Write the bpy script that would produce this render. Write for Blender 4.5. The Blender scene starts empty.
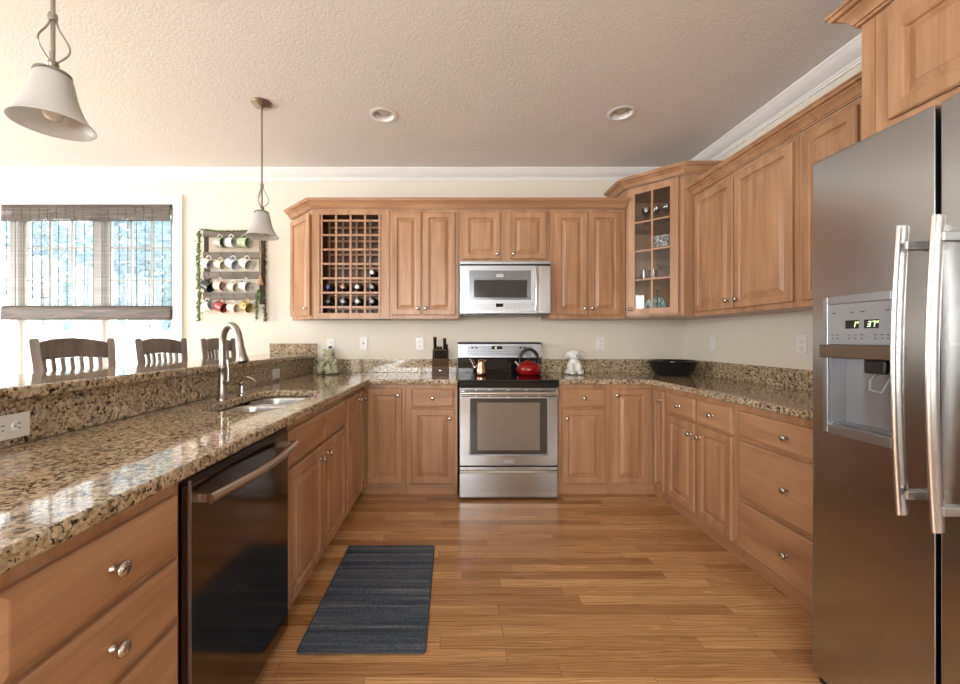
import bpy, math, random
from mathutils import Vector, Matrix, geometry
random.seed(7)
R = math.radians
PI = math.pi
sc = bpy.context.scene
C = sc.collection

# ------------------------------------------------------------ camera, world, sun, lights
cam_d = bpy.data.cameras.new('camera')
cam = bpy.data.objects.new('camera', cam_d); C.objects.link(cam)
cam.location = (0, 0, 1.23); cam.rotation_euler = (R(90), 0, 0)
cam_d.sensor_width = 36.0; cam_d.lens = 15.0
cam_d.shift_x = 28/960.0; cam_d.shift_y = -3.5/960.0
cam_d.clip_start = 0.02; cam_d.clip_end = 200
sc.camera = cam
sc.view_settings.view_transform = 'Standard'
sc.view_settings.look = 'None'
sc.view_settings.gamma = 1.0
sc.view_settings.use_curve_mapping = False
sc.view_settings.exposure = 0.14

w = bpy.data.worlds.new('sky'); sc.world = w; w.use_nodes = True
bg = w.node_tree.nodes['Background']
bg.inputs[0].default_value = (0.90, 0.96, 1.0, 1); bg.inputs[1].default_value = 4.6

def sun(rot, e, ang=3):
    d = bpy.data.lights.new('sun', 'SUN'); d.energy = e; d.angle = R(ang); d.color = (1, .96, .9)
    o = bpy.data.objects.new('sun', d); C.objects.link(o); o.rotation_euler = rot
sun((R(24), R(6), 0), 5)

def area(name, loc, rot, sx, sy, e, col=(1, 1, 1), portal=False):
    d = bpy.data.lights.new(name, 'AREA'); d.shape = 'RECTANGLE'; d.size = sx; d.size_y = sy
    d.energy = e; d.color = col
    o = bpy.data.objects.new(name, d); C.objects.link(o); o.location = loc; o.rotation_euler = rot
    if portal: d.cycles.is_portal = True
    return o
# daylight arriving through the window openings
area('portal_back_window', (-3.86, 3.95, 1.29), (R(-90), 0, 0), 2.5, 2.4, 1, portal=True)
area('portal_left_window', (-5.76, 1.225, 1.40), (0, R(-90), 0), 2.1, 2.95, 1, portal=True)
area('portal_front_window', (-1.5, -3.36, 1.55), (R(90), 0, 0), 4.2, 1.8, 1, portal=True)
area('daylight_left_windows', (-5.80, 1.225, 1.45), (0, R(-90), 0), 2.1, 2.95, 225, (1.0, .99, .97))
area('daylight_front_windows', (-1.5, -3.40, 1.55), (R(90), 0, 0), 4.2, 1.8, 215, (1.0, .97, .92))

# ------------------------------------------------------------ material helpers
class NT:
    def __init__(s, name):
        s.m = bpy.data.materials.new(name); s.m.use_nodes = True
        s.t = s.m.node_tree; s.b = s.t.nodes['Principled BSDF']; s.out = s.t.nodes['Material Output']
    def n(s, typ, **kw):
        nd = s.t.nodes.new(typ)
        for k, v in kw.items(): setattr(nd, k, v)
        return nd
    def l(s, a, b): s.t.links.new(a, b)
    def val(s, sock, v):
        if isinstance(v, (int, float)): sock.default_value = v
        elif isinstance(v, (tuple, list)):
            sock.default_value = v if len(v) == len(sock.default_value) else tuple(v) + (1,)
        else: s.l(v, sock)
    def math(s, op, a, b=0.0, c=None):
        nd = s.n('ShaderNodeMath', operation=op); s.val(nd.inputs[0], a); s.val(nd.inputs[1], b)
        if c is not None: s.val(nd.inputs[2], c)
        return nd.outputs[0]
    def obj(s, rnd=False):
        o = s.n('ShaderNodeTexCoord').outputs['Object']
        if rnd:
            oi = s.n('ShaderNodeObjectInfo'); m = s.math('MULTIPLY', oi.outputs['Random'], 37.0)
            a = s.n('ShaderNodeVectorMath', operation='ADD'); s.l(o, a.inputs[0]); s.l(m, a.inputs[1])
            return a.outputs[0]
        return o
    def mapping(s, v, scale=(1, 1, 1), rot=(0, 0, 0)):
        nd = s.n('ShaderNodeMapping'); s.l(v, nd.inputs[0]); nd.inputs['Scale'].default_value = scale
        nd.inputs['Rotation'].default_value = rot; return nd.outputs[0]
    def noise(s, v, scale, detail=3, rough=.55, dist=0, out='Fac'):
        nd = s.n('ShaderNodeTexNoise'); s.l(v, nd.inputs['Vector']); nd.inputs['Scale'].default_value = scale
        nd.inputs['Detail'].default_value = detail; nd.inputs['Roughness'].default_value = rough
        nd.inputs['Distortion'].default_value = dist
        return nd.outputs[out]
    def ramp(s, f, stops, interp='LINEAR'):
        nd = s.n('ShaderNodeValToRGB'); s.l(f, nd.inputs[0]); cr = nd.color_ramp; cr.interpolation = interp
        while len(cr.elements) < len(stops): cr.elements.new(.5)
        for e, (p, c) in zip(cr.elements, stops):
            e.position = p; e.color = tuple(c) + (1,) if len(c) == 3 else c
        return nd.outputs[0]
    def mix(s, f, a, b, typ='MIX'):
        nd = s.n('ShaderNodeMix', data_type='RGBA', blend_type=typ)
        s.val(nd.inputs[0], f); s.val(nd.inputs[6], a); s.val(nd.inputs[7], b)
        return nd.outputs[2]
    def bump(s, h, strength=.3, dist=.002):
        nd = s.n('ShaderNodeBump'); s.l(h, nd.inputs['Height']); nd.inputs['Strength'].default_value = strength
        nd.inputs['Distance'].default_value = dist; s.l(nd.outputs[0], s.b.inputs['Normal'])
    def set(s, **kw):
        for k, v in kw.items(): s.val(s.b.inputs[k.replace('_', ' ')], v)
        return s.m

def plain(name, col, rough=.5, metal=0.0, vary=.06, scale=14, bump=0, **kw):
    t = NT(name); v = t.obj(True); f = t.noise(v, scale, 3)
    lo = tuple(max(0, c*(1-vary)) for c in col); hi = tuple(min(1, c*(1+vary)) for c in col)
    c = t.ramp(f, [(.3, lo), (.7, hi)])
    t.set(Base_Color=c, Roughness=rough, Metallic=metal, **kw)
    if bump: t.bump(f, bump, .002)
    return t.m

def wood(name, dark, mid, light, axis='z', rough=.38, s=1.0, bump=.08, coat=.15):
    t = NT(name); v = t.obj(True)
    sc_ = {'z': (9, 9, .9), 'x': (.9, 9, 9), 'y': (9, .9, 9)}[axis]
    sc2 = {'z': (90, 90, 3), 'x': (3, 90, 90), 'y': (90, 3, 90)}[axis]
    a = t.noise(t.mapping(v, tuple(q*s for q in sc_)), 1.3, 4, .55, .6)
    b = t.noise(t.mapping(v, tuple(q*s for q in sc2)), 1.6, 3, .6)
    big = t.noise(t.mapping(v, (2, 2, 1)), 1.2, 2)
    c = t.ramp(a, [(.28, dark), (.5, mid), (.74, light)])
    c2 = t.ramp(b, [(.3, (.80, .78, .76)), (.6, (1, 1, 1))])
    c = t.mix(.55, c, c2, 'MULTIPLY')
    c = t.mix(.6, c, t.ramp(big, [(.3, (.88, .86, .84)), (.7, (1.06, 1.05, 1.04))]), 'MULTIPLY')
    t.set(Base_Color=c, Roughness=rough, Coat_Weight=coat, Coat_Roughness=.25)
    t.bump(b, bump, .001)
    return t.m

def granite(name):
    t = NT(name); o = t.obj()
    wob = t.n('ShaderNodeVectorMath', operation='MULTIPLY_ADD')
    t.l(t.noise(o, 22, 3, .6, 0, 'Color'), wob.inputs[0]); wob.inputs[1].default_value = (.03, .03, .03); t.l(o, wob.inputs[2])
    v = wob.outputs[0]
    n1 = t.noise(v, 55, 4, .68)
    base = t.ramp(n1, [(.33, (.05, .032, .02)), (.41, (.19, .125, .07)), (.50, (.42, .32, .195)), (.62, (.60, .50, .345)), (.76, (.78, .73, .61))])
    vo = t.n('ShaderNodeTexVoronoi'); t.l(v, vo.inputs['Vector']); vo.inputs['Scale'].default_value = 120
    sep = t.n('ShaderNodeSeparateColor'); t.l(vo.outputs['Color'], sep.inputs[0])
    fl = t.ramp(sep.outputs[0], [(.0, (.07, .05, .035)), (.22, (.30, .2, .12)), (.34, (.62, .52, .38)), (.75, (.78, .72, .60)), (1, (.9, .87, .8))], 'CONSTANT')
    c = t.mix(.42, base, fl)
    sp = t.noise(v, 78, 2, .55, .4)
    m = t.ramp(sp, [(.58, (0, 0, 0)), (.63, (1, 1, 1))])
    c = t.mix(m, c, (.022, .018, .016))
    bl = t.noise(o, 5, 3, .6)
    c = t.mix(.5, c, t.ramp(bl, [(.35, (.72, .66, .58)), (.62, (1.1, 1.07, 1.0))]), 'MULTIPLY')
    t.set(Base_Color=c, Roughness=.06, Specular_IOR_Level=.7)
    return t.m

def steel(name, col, rough, axis='x', aniso=.0, rv=.08):
    t = NT(name); v = t.obj(True)
    s = {'x': (9, 700, 700), 'z': (700, 700, 9), 'y': (700, 9, 700)}[axis]
    f = t.noise(t.mapping(v, s), 1.5, 2, .6)
    lo = tuple(c*.95 for c in col); hi = tuple(min(1, c*1.04) for c in col)
    rr = t.n('ShaderNodeMapRange'); t.l(f, rr.inputs[0]); rr.inputs[3].default_value = rough-rv/2; rr.inputs[4].default_value = rough+rv/2
    t.set(Base_Color=t.ramp(f, [(.3, lo), (.7, hi)]), Metallic=1.0, Roughness=rr.outputs[0])
    return t.m

def clear_glass(name, tint=(1, 1, 1), refl=.9, base=.03):
    t = NT(name)
    tr = t.n('ShaderNodeBsdfTransparent'); tr.inputs[0].default_value = tint + (1,)
    gl = t.n('ShaderNodeBsdfGlossy'); gl.inputs['Roughness'].default_value = .01
    f = t.n('ShaderNodeFresnel'); ge = t.n('ShaderNodeNewGeometry'); t.l(t.math('MULTIPLY_ADD', ge.outputs['Backfacing'], 1/1.5-1.5, 1.5), f.inputs[0])
    fm = t.math('MULTIPLY_ADD', f.outputs[0], refl, base)
    mx = t.n('ShaderNodeMixShader'); t.l(fm, mx.inputs[0]); t.l(tr.outputs[0], mx.inputs[1]); t.l(gl.outputs[0], mx.inputs[2])
    t.l(mx.outputs[0], t.out.inputs[0]); t.m.use_backface_culling = False
    return t.m

def floor_mat():
    t = NT('oak_floor'); o = t.obj()
    sp = t.n('ShaderNodeSeparateXYZ'); t.l(o, sp.inputs[0])
    W, L = .066, 1.05
    ry = t.math('DIVIDE', sp.outputs[1], W); row = t.math('FLOOR', ry)
    wn = t.n('ShaderNodeTexWhiteNoise', noise_dimensions='1D'); t.l(row, wn.inputs['W'])
    off = t.math('MULTIPLY', wn.outputs[0], 7.3)
    rx = t.math('ADD', t.math('DIVIDE', sp.outputs[0], L), off); colm = t.math('FLOOR', rx)
    cb = t.n('ShaderNodeCombineXYZ'); t.l(row, cb.inputs[0]); t.l(colm, cb.inputs[1])
    w2 = t.n('ShaderNodeTexWhiteNoise', noise_dimensions='3D'); t.l(cb.outputs[0], w2.inputs['Vector'])
    rnd = w2.outputs['Value']
    plank = t.ramp(rnd, [(0, (.43, .220, .092)), (.3, (.56, .31, .138)), (.65, (.66, .385, .178)), (1, (.78, .485, .24))])
    # grain, shifted per plank
    ad = t.n('ShaderNodeVectorMath', operation='MULTIPLY_ADD'); t.l(w2.outputs['Color'], ad.inputs[0]); ad.inputs[1].default_value = (9, 9, 9); t.l(o, ad.inputs[2])
    gv = ad.outputs[0]
    g1 = t.noise(t.mapping(gv, (1.6, 26, 1)), 1.5, 4, .6, 1.2)
    g2 = t.noise(t.mapping(gv, (7, 190, 1)), 1.4, 3, .6)
    wv = t.n('ShaderNodeTexWave', wave_type='BANDS', bands_direction='Y'); t.l(t.mapping(gv, (.55, 7, 1)), wv.inputs[0])
    wv.inputs['Scale'].default_value = 3.4; wv.inputs['Distortion'].default_value = 9; wv.inputs['Detail'].default_value = 2; wv.inputs['Detail Scale'].default_value = 1.2
    c = t.mix(.6, plank, t.ramp(g1, [(.3, (.70, .62, .54)), (.6, (1.08, 1.06, 1.03))]), 'MULTIPLY')
    c = t.mix(.8, c, t.ramp(wv.outputs['Fac'], [(0, (.50, .40, .31)), (.14, (.85, .80, .74)), (.34, (1, 1, 1))]), 'MULTIPLY')
    c = t.mix(.28, c, t.ramp(g2, [(.32, (.66, .6, .52)), (.55, (1, 1, 1))]), 'MULTIPLY')
    fy = t.math('FRACT', ry); fx = t.math('FRACT', rx)
    e1 = t.math('LESS_THAN', fy, .022); e2 = t.math('LESS_THAN', fx, .0022)
    e = t.math('MAXIMUM', e1, e2)
    c = t.mix(t.math('MULTIPLY', e, .7), c, (.09, .04, .018))
    t.set(Base_Color=c, Roughness=t.math('MULTIPLY_ADD', g1, .12, .20), Coat_Weight=.25, Coat_Roughness=.16)
    h = t.math('SUBTRACT', t.math('MULTIPLY', g2, .25), e)
    t.bump(h, .12, .001)
    return t.m

M = {}
M['wood'] = wood('maple_vertical', (.355, .180, .088), (.48, .264, .142), (.575, .345, .198), 'z')
M['wood_h'] = wood('maple_horizontal', (.355, .180, .088), (.48, .264, .142), (.575, .345, .198), 'x')
M['wood_in_shade'] = wood('maple_interior_shade', (.09, .04, .022), (.13, .062, .034), (.17, .08, .045), 'z')  # maple darkened so the shade inside the wine rack sits in its colour
M['granite'] = granite('granite')
M['floor'] = floor_mat()
M['steel'] = steel('brushed_steel', (.45, .465, .49), .22, 'x')
M['steel_v'] = steel('brushed_steel_vertical', (.46, .45, .44), .30, 'z')
M['steel_l'] = steel('satin_steel_light', (.42, .44, .475), .34, 'x')
M['nickel'] = steel('brushed_nickel', (.56, .54, .51), .25, 'z')
M['nickel_d'] = steel('aged_nickel', (.40, .37, .34), .28, 'z')
M['chrome'] = steel('polished_steel', (.80, .79, .77), .12, 'z', rv=.02)
M['steel_dark_refl'] = steel('steel_dark_reflection', (.16, .14, .125), .12, 'x', rv=.03)  # stainless with dark floor and cabinet reflections put into the colour
M['sinksteel'] = steel('sink_steel', (.60, .60, .60), .28, 'y')
M['wall'] = plain('cream_paint', (.755, .715, .625), .6, vary=.012, scale=3)
M['trim'] = plain('white_trim_paint', (.86, .86, .86), .35, vary=.01)
M['black'] = plain('black_plastic', (.012, .012, .013), .3, vary=.1)
M['blackglass'] = plain('black_glass', (.006, .006, .007), .05, vary=.05)
M['white'] = plain('white_plastic', (.82, .82, .81), .3, vary=.01)
M['grey_pl'] = plain('grey_plastic', (.30, .31, .33), .35, vary=.04)
M['glass'] = clear_glass('window_glass')
M['cabglass'] = clear_glass('cabinet_glass', refl=.5, base=.02)
M['crystal'] = clear_glass('crystal', (.94, .96, .97), 1.0, .08)
tc = NT('knockdown_ceiling'); _v = tc.obj()
_f = tc.noise(_v, 75, 3, .6, .3); tc.set(Base_Color=(.79, .78, .765), Roughness=.8)
tc.bump(tc.ramp(_f, [(.42, (0, 0, 0)), (.56, (1, 1, 1))]), .30, .003); M['ceiling'] = tc.m

# ------------------------------------------------------------ mesh helpers
class MB:
    def __init__(s, T=None): s.v = []; s.f = []; s.T = T or Matrix.Identity(4)
    def _add(s, vs, fs):
        b = len(s.v); s.v += [tuple(s.T @ Vector(p)) for p in vs]; s.f += [tuple(i+b for i in f) for f in fs]; return s
    def box(s, x0, x1, y0, y1, z0, z1):
        return s._add([(x0, y0, z0), (x1, y0, z0), (x1, y1, z0), (x0, y1, z0), (x0, y0, z1), (x1, y0, z1), (x1, y1, z1), (x0, y1, z1)],
                      [(0, 3, 2, 1), (4, 5, 6, 7), (0, 1, 5, 4), (1, 2, 6, 5), (2, 3, 7, 6), (3, 0, 4, 7)])
    def lathe(s, prof, seg=24, c=(0, 0, 0), axis='z', cap0=False, cap1=False):
        vs = []; fs = []; n = len(prof)
        for r, h in prof:
            for k in range(seg):
                a = 2*PI*k/seg; p = (r*math.cos(a), r*math.sin(a), h)
                if axis == 'y': p = (p[0], -p[2], p[1])       # profile height runs towards -y
                elif axis == 'x': p = (p[2], p[0], p[1])
                vs.append((c[0]+p[0], c[1]+p[1], c[2]+p[2]))
        for i in range(n-1):
            for k in range(seg):
                a, b = i*seg+k, i*seg+(k+1) % seg
                fs.append((a, b, b+seg, a+seg))
        if cap0: fs.append(tuple(reversed(range(seg))))
        if cap1: fs.append(tuple((n-1)*seg+k for k in range(seg)))
        return s._add(vs, fs)
    def tube(s, pts, r, seg=10, flat=None, close=False):
        pts = [Vector(p) for p in pts]; n = len(pts); vs = []; fs = []
        rs = r if isinstance(r, (list, tuple)) else [r]*n
        up = None
        for i, p in enumerate(pts):
            if close: t = (pts[(i+1) % n]-pts[i-1]).normalized()
            else: t = (pts[min(i+1, n-1)]-pts[max(i-1, 0)]).normalized()
            if up is None:
                up = Vector((0, 0, 1)) if abs(t.z) < .9 else Vector((1, 0, 0))
            a = (up - t*up.dot(t)).normalized(); b = t.cross(a); up = a
            fa, fb = flat if flat else (1, 1)
            for k in range(seg):
                q = 2*PI*k/seg
                vs.append(tuple(p + (a*math.cos(q)*fa + b*math.sin(q)*fb)*rs[i]))
        for i in range(n if close else n-1):
            for k in range(seg):
                a, b = i*seg+k, i*seg+(k+1) % seg; o = ((i+1) % n)*seg
                fs.append((a, b, o+(k+1) % seg, o+k))
        if not close: fs.append(tuple(reversed(range(seg)))); fs.append(tuple((n-1)*seg+k for k in range(seg)))
        return s._add(vs, fs)
    def prism(s, poly, z0, z1, holes=()):
        loops = [poly]+list(holes); allp = [p for lp in loops for p in lp]
        tris = geometry.tessellate_polygon([[Vector((p[0], p[1], 0)) for p in lp] for lp in loops]) if holes else None
        N = len(allp); vs = [(p[0], p[1], z0) for p in allp]+[(p[0], p[1], z1) for p in allp]; fs = []
        if tris:
            for t in tris: fs.append((t[0]+N, t[1]+N, t[2]+N)); fs.append((t[2], t[1], t[0]))
        else: fs = [tuple(range(N, 2*N)), tuple(reversed(range(N)))]
        o = 0
        for lp in loops:
            n = len(lp)
            for k in range(n): fs.append((o+k, o+(k+1) % n, o+(k+1) % n+N, o+k+N))
            o += n
        return s._add(vs, fs)
    def sweep(s, path, prof, z=0, closed=False):
        """path: plan points, prof: (out, dz) points, outward = right-hand side of the walking direction"""
        n = len(path); P = [Vector((p[0], p[1])) for p in path]; vs = []; fs = []; m = len(prof)
        def nrm(a, b):
            d = (b-a).normalized(); return Vector((d.y, -d.x))
        for i in range(n):
            if closed: n0, n1 = nrm(P[i-1], P[i]), nrm(P[i], P[(i+1) % n])
            elif i == 0: n0 = n1 = nrm(P[0], P[1])
            elif i == n-1: n0 = n1 = nrm(P[-2], P[-1])
            else: n0, n1 = nrm(P[i-1], P[i]), nrm(P[i], P[i+1])
            b = (n0+n1).normalized(); b = b/max(.3, b.dot(n0))
            for o, dz in prof: vs.append((P[i].x+b.x*o, P[i].y+b.y*o, z+dz))
        for i in range(n if closed else n-1):
            for k in range(m):
                a = i*m+k; b_ = i*m+(k+1) % m; o = ((i+1) % n)*m
                fs.append((a, o+k, o+(k+1) % m, b_))
        if not closed: fs.append(tuple(range(m))); fs.append(tuple(reversed(range((n-1)*m, n*m))))
        return s._add(vs, fs)
    def rings(s, rects):
        """nested rectangles (x0,x1,z0,z1,y) from the back edge to the middle of the front"""
        vs = []; fs = []
        for x0, x1, z0, z1, y in rects: vs += [(x0, y, z0), (x1, y, z0), (x1, y, z1), (x0, y, z1)]
        for i in range(len(rects)-1):
            for k in range(4):
                a, b = i*4+k, i*4+(k+1) % 4; fs.append((a, b, b+4, a+4))
        o = (len(rects)-1)*4; fs.append((o, o+1, o+2, o+3)); fs.append((3, 2, 1, 0))
        return s._add(vs, fs)
    def ell(s, c, r, seg=16, rot=None):
        vs = []; fs = []; n = seg//2; rm = rot.to_matrix() if rot else Matrix.Identity(3)
        vs.append(tuple(Vector(c)+rm @ Vector((0, 0, -r[2]))))
        for i in range(1, n):
            a = -PI/2+PI*i/n
            for k in range(seg):
                b = 2*PI*k/seg
                vs.append(tuple(Vector(c)+rm @ Vector((r[0]*math.cos(a)*math.cos(b), r[1]*math.cos(a)*math.sin(b), r[2]*math.sin(a)))))
        vs.append(tuple(Vector(c)+rm @ Vector((0, 0, r[2])))); L = len(vs)-1
        for k in range(seg): fs.append((0, 1+(k+1) % seg, 1+k)); fs.append((L, L-seg+k, L-seg+(k+1) % seg))
        for i in range(n-2):
            for k in range(seg):
                a, b = 1+i*seg+k, 1+i*seg+(k+1) % seg; fs.append((a, b, b+seg, a+seg))
        return s._add(vs, fs)
    def build(s, name, mat, parent=None, bevel=0, seg=2, smooth=None, solid=0, sub=0, remesh=0, loc=None, rot=None):
        me = bpy.data.meshes.new(name); me.from_pydata(s.v, [], s.f); me.update(); me.validate()
        me.materials.append(mat)
        import bmesh as _bm
        b = _bm.new(); b.from_mesh(me); _bm.ops.recalc_face_normals(b, faces=b.faces); b.to_mesh(me); b.free()
        if smooth is not None:
            for p in me.polygons: p.use_smooth = True
            if smooth < 180: me.set_sharp_from_angle(angle=R(smooth))
        o = bpy.data.objects.new(name, me); C.objects.link(o)
        if parent: o.parent = parent
        if loc: o.location = loc
        if rot: o.rotation_euler = rot
        if solid: m = o.modifiers.new('thick', 'SOLIDIFY'); m.thickness = solid; m.offset = 0
        if remesh: m = o.modifiers.new('remesh', 'REMESH'); m.mode = 'VOXEL'; m.voxel_size = remesh; m.use_smooth_shade = True; m2 = o.modifiers.new('smooth', 'SMOOTH'); m2.iterations = 3
        if bevel:
            m = o.modifiers.new('bevel', 'BEVEL'); m.width = bevel; m.segments = seg; m.limit_method = 'ANGLE'; m.angle_limit = R(40)
            m.harden_normals = True
            if smooth is None:
                for p in me.polygons: p.use_smooth = True
                me.set_sharp_from_angle(angle=R(50))
        if sub: m = o.modifiers.new('sub', 'SUBSURF'); m.levels = sub; m.render_levels = sub
        return o

def tag(o, label, cat=None, group=None):
    o['label'] = label
    if cat: o['category'] = cat
    if group: o['group'] = group
    return o
def thing(name, label, cat, loc=(0, 0, 0), rz=0, group=None):
    o = bpy.data.objects.new(name, None); C.objects.link(o); o.empty_display_size = .1
    o.location = loc; o.rotation_euler = (0, 0, R(rz)); return tag(o, label, cat, group)
def struct(name, mb, mat, parent=None, **kw):
    o = mb.build(name, mat, parent, **kw)
    if not parent: o['kind'] = 'structure'
    return o
def copy_tree(o, parent=None):
    c = o.copy(); C.objects.link(c); c.parent = parent
    for ch in list(o.children): copy_tree(ch, c)
    return c
def rel(loc): return Matrix.Translation(-Vector(loc))
def rrect(x0, x1, y0, y1, r, n=6):
    pts = []
    for cx, cy, a0 in ((x1-r, y0+r, -90), (x1-r, y1-r, 0), (x0+r, y1-r, 90), (x0+r, y0+r, 180)):
        for k in range(n+1):
            a = R(a0+90*k/n); pts.append((cx+r*math.cos(a), cy+r*math.sin(a)))
    return pts
# ------------------------------------------------------------ room shell
XL, XR, YF, YB, H = -5.6, 2.18, -3.2, 3.73, 2.79
struct('floor', MB().box(XL-.12, XR+.12, YF-.12, YB+.12, -.08, 0), M['floor'])
CANS = [(-.48, 2.79), (1.17, 2.767)]
def circ(x, y, r, n=28): return [(x+r*math.cos(2*PI*k/n), y+r*math.sin(2*PI*k/n)) for k in range(n)]
struct('ceiling', MB().prism([(XL-.12, YF-.12), (XR+.12, YF-.12), (XR+.12, YB+.12), (XL-.12, YB+.12)], H, H+.1, [circ(x, y, .078) for x, y in CANS]), M['ceiling'])
WX0, WX1, WZ0, WZ1 = -5.12, -2.59, .10, 2.475        # opening in the back wall
def wall_with_opening(name, ax, c0, c1, a0, a1, holes):
    """wall along x (ax='x') or y, thickness c0..c1, span a0..a1, holes (h0,h1,z0,z1)"""
    mb = MB(); cur = a0
    def bx(p, q, z0, z1):
        if ax == 'x': mb.box(p, q, c0, c1, z0, z1)
        else: mb.box(c0, c1, p, q, z0, z1)
    for h0, h1, z0, z1 in holes:
        bx(cur, h0, 0, H); bx(h0, h1, 0, z0); bx(h0, h1, z1, H); cur = h1
    bx(cur, a1, 0, H)
    return struct(name, mb, M['wall'])
wall_with_opening('wall_back', 'x', YB, YB+.14, XL, XR, [(WX0, WX1, WZ0, WZ1)])
wall_with_opening('wall_left', 'y', XL-.12, XL, YF, YB+.14, [(-.25, 2.7, .35, 2.45)])
wall_with_opening('wall_front', 'x', YF-.12, YF, XL, XR, [(-3.6, .6, .65, 2.45)])
struct('wall_right', MB().box(XR, XR+.12, YF-.12, YB+.14, 0, H), M['wall'])
struct('wall_peninsula', MB().box(-1.43, -1.312, .1, YB-.001, 0, 1.052), M['wall'])

# crown moulding of the ceiling
cp = [(0, 0), (.092, 0), (.092, -.010), (.082, -.016), (.074, -.030), (.050, -.050), (.030, -.062), (.018, -.066), (.018, -.074), (.010, -.080), (.010, -.090), (0, -.094)]
struct('trim_1', MB().sweep([(XL, YB-.001), (XR-.001, YB-.001), (XR-.001, YF)], cp, H-.0005), M['trim'], smooth=35)
struct('trim_2', MB().sweep([(XR, YF+.001), (XL+.001, YF+.001), (XL+.001, YB)], cp, H-.0005), M['trim'], smooth=35)
bp = [(0, 0), (.015, 0), (.015, .075), (.008, .09), (0, .095)]
struct('baseboard_back', MB().sweep([(-2.505, YB-.001), (-1.431, YB-.001)], bp, .0005), M['trim'])
struct('baseboard_left', MB().sweep([(XL+.001, YF+.02), (XL+.001, YB-.02)], bp, .0005), M['trim'])
struct('baseboard_peninsula', MB().sweep([(-1.4305, YB-.02), (-1.4305, .1)][::-1], bp, .0005), M['trim'])

# windows: casing, sashes with bars, panes
def window(name, T, x0, x1, z0, z1, sashes, cols, zbars, casing=.075, sy=.045, bottom=False):
    """local frame: x along the wall, y = 0 at the room face of the wall (positive outwards)"""
    mb = MB(T)
    mb.box(x0-casing, x0, -.02, 0, z0-casing*bottom, z1+casing); mb.box(x1, x1+casing, -.02, 0, z0-casing*bottom, z1+casing)
    mb.box(x0, x1, -.02, 0, z1, z1+casing)
    mb.box(x0-casing-.012, x0-casing, -.028, 0, z0-casing*bottom, z1+casing+.012); mb.box(x1+casing, x1+casing+.012, -.028, 0, z0-casing*bottom, z1+casing+.012)
    mb.box(x0-casing, x1+casing, -.028, 0, z1+casing, z1+casing+.012)
    if bottom: mb.box(x0-casing, x1+casing, -.03, 0, z0-casing, z0)
    root = struct(name, mb, M['trim'], bevel=.002)
    fr = MB(T); fr.box(x0, x1, .03, .14, z1-.03, z1); fr.box(x0, x1, .0, .14, z0, z0+.03)
    fr.box(x0, x0+.02, .03, .14, z0, z1); fr.box(x1-.02, x1, .03, .14, z0, z1)
    fr.build('window_frame', M['trim'], root)
    for a, b in sashes:
        s = MB(T); za, zb = z0+.03, z1-.03; st = .045
        s.box(a, a+st, sy, sy+.04, za, zb); s.box(b-st, b, sy, sy+.04, za, zb); s.box(a+st, b-st, sy, sy+.04, za, za+.12); s.box(a+st, b-st, sy, sy+.04, zb-.05, zb)
        for k in range(1, cols):
            xx = a+st+(b-a-2*st)*k/cols; s.box(xx-.009, xx+.009, sy+.012, sy+.03, za+.12, zb-.05)
        for z in zbars: s.box(a+st, b-st, sy+.013, sy+.029, z-.009, z+.009)
        so = s.build('sash', M['trim'], root)
        MB(T).box(a+st, b-st, sy+.019, sy+.023, za+.12, zb-.05).build('pane', M['glass'], so)
    return root
T = Matrix.Translation((0, YB, 0))
window('window_1', T, WX0, WX1, WZ0, WZ1, [(-5.10, -4.13), (-4.06, -3.345), (-3.275, -2.605)], 3, [.84, 1.15, 1.47, 1.78, 2.09])
for px in (-4.13, -3.345): pass
posts = MB(T); posts.box(-4.13, -4.06, .01, .13, WZ0+.03, WZ1-.03); posts.box(-3.345, -3.275, .01, .13, WZ0+.03, WZ1-.03)
posts.build('mullion', M['trim'], bpy.data.objects['window_1'])
T2 = Matrix.Translation((XL, 0, 0)) @ Matrix.Rotation(R(90), 4, 'Z')
window('window_2', T2, -.25, 2.7, .35, 2.45, [(-.23, .73), (.75, 1.70), (1.72, 2.68)], 3, [.8, 1.3, 1.8], bottom=True)
T3 = Matrix.Translation((0, YF, 0)) @ Matrix.Rotation(R(180), 4, 'Z')
window('window_3', T3, -.6, 3.6, .65, 2.45, [(-.58, .79), (.81, 2.19), (2.21, 3.58)], 3, [1.1, 1.6, 2.05], bottom=True)

# ------------------------------------------------------------ outdoors beyond the window
M['grass'] = plain('lawn', (.32, .42, .20), .9, vary=.25, scale=2)
_lt = NT('tree_leaves_lit'); _tr = _lt.n('ShaderNodeBsdfTranslucent'); _tr.inputs[0].default_value = (.40, .54, .62, 1); _lt.set(Base_Color=_lt.ramp(_lt.noise(_lt.obj(), 2, 2), [(.3, (.26, .38, .46)), (.7, (.44, .57, .66))]), Roughness=.7)
_mx = _lt.n('ShaderNodeMixShader'); _mx.inputs[0].default_value = .35; _lt.l(_lt.b.outputs[0], _mx.inputs[1]); _lt.l(_tr.outputs[0], _mx.inputs[2]); _lt.l(_mx.outputs[0], _lt.out.inputs[0]); M['leaf'] = _lt.m
M['bark'] = plain('bark', (.22, .17, .13), .9, vary=.3, scale=9)
g = struct('ground', MB().box(-40, 30, YB+.15, 45, -.5, -.35), M['grass'])
fn = thing('garden_fence', 'long white board fence outside beyond the window', 'fence', (-9, 10.5, -.35))
for k in range(9):
    MB().box(-.06, .06, -.06, .06, 0, 1.9).build('post', M['trim'], fn, bevel=.01, loc=(k*2.2-4, 0, 0))
    if k < 8: MB().box(.06, 2.14, -.02, .02, .1, 1.78).build('panel', M['trim'], fn, loc=(k*2.2-4, 0, 0))
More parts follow.
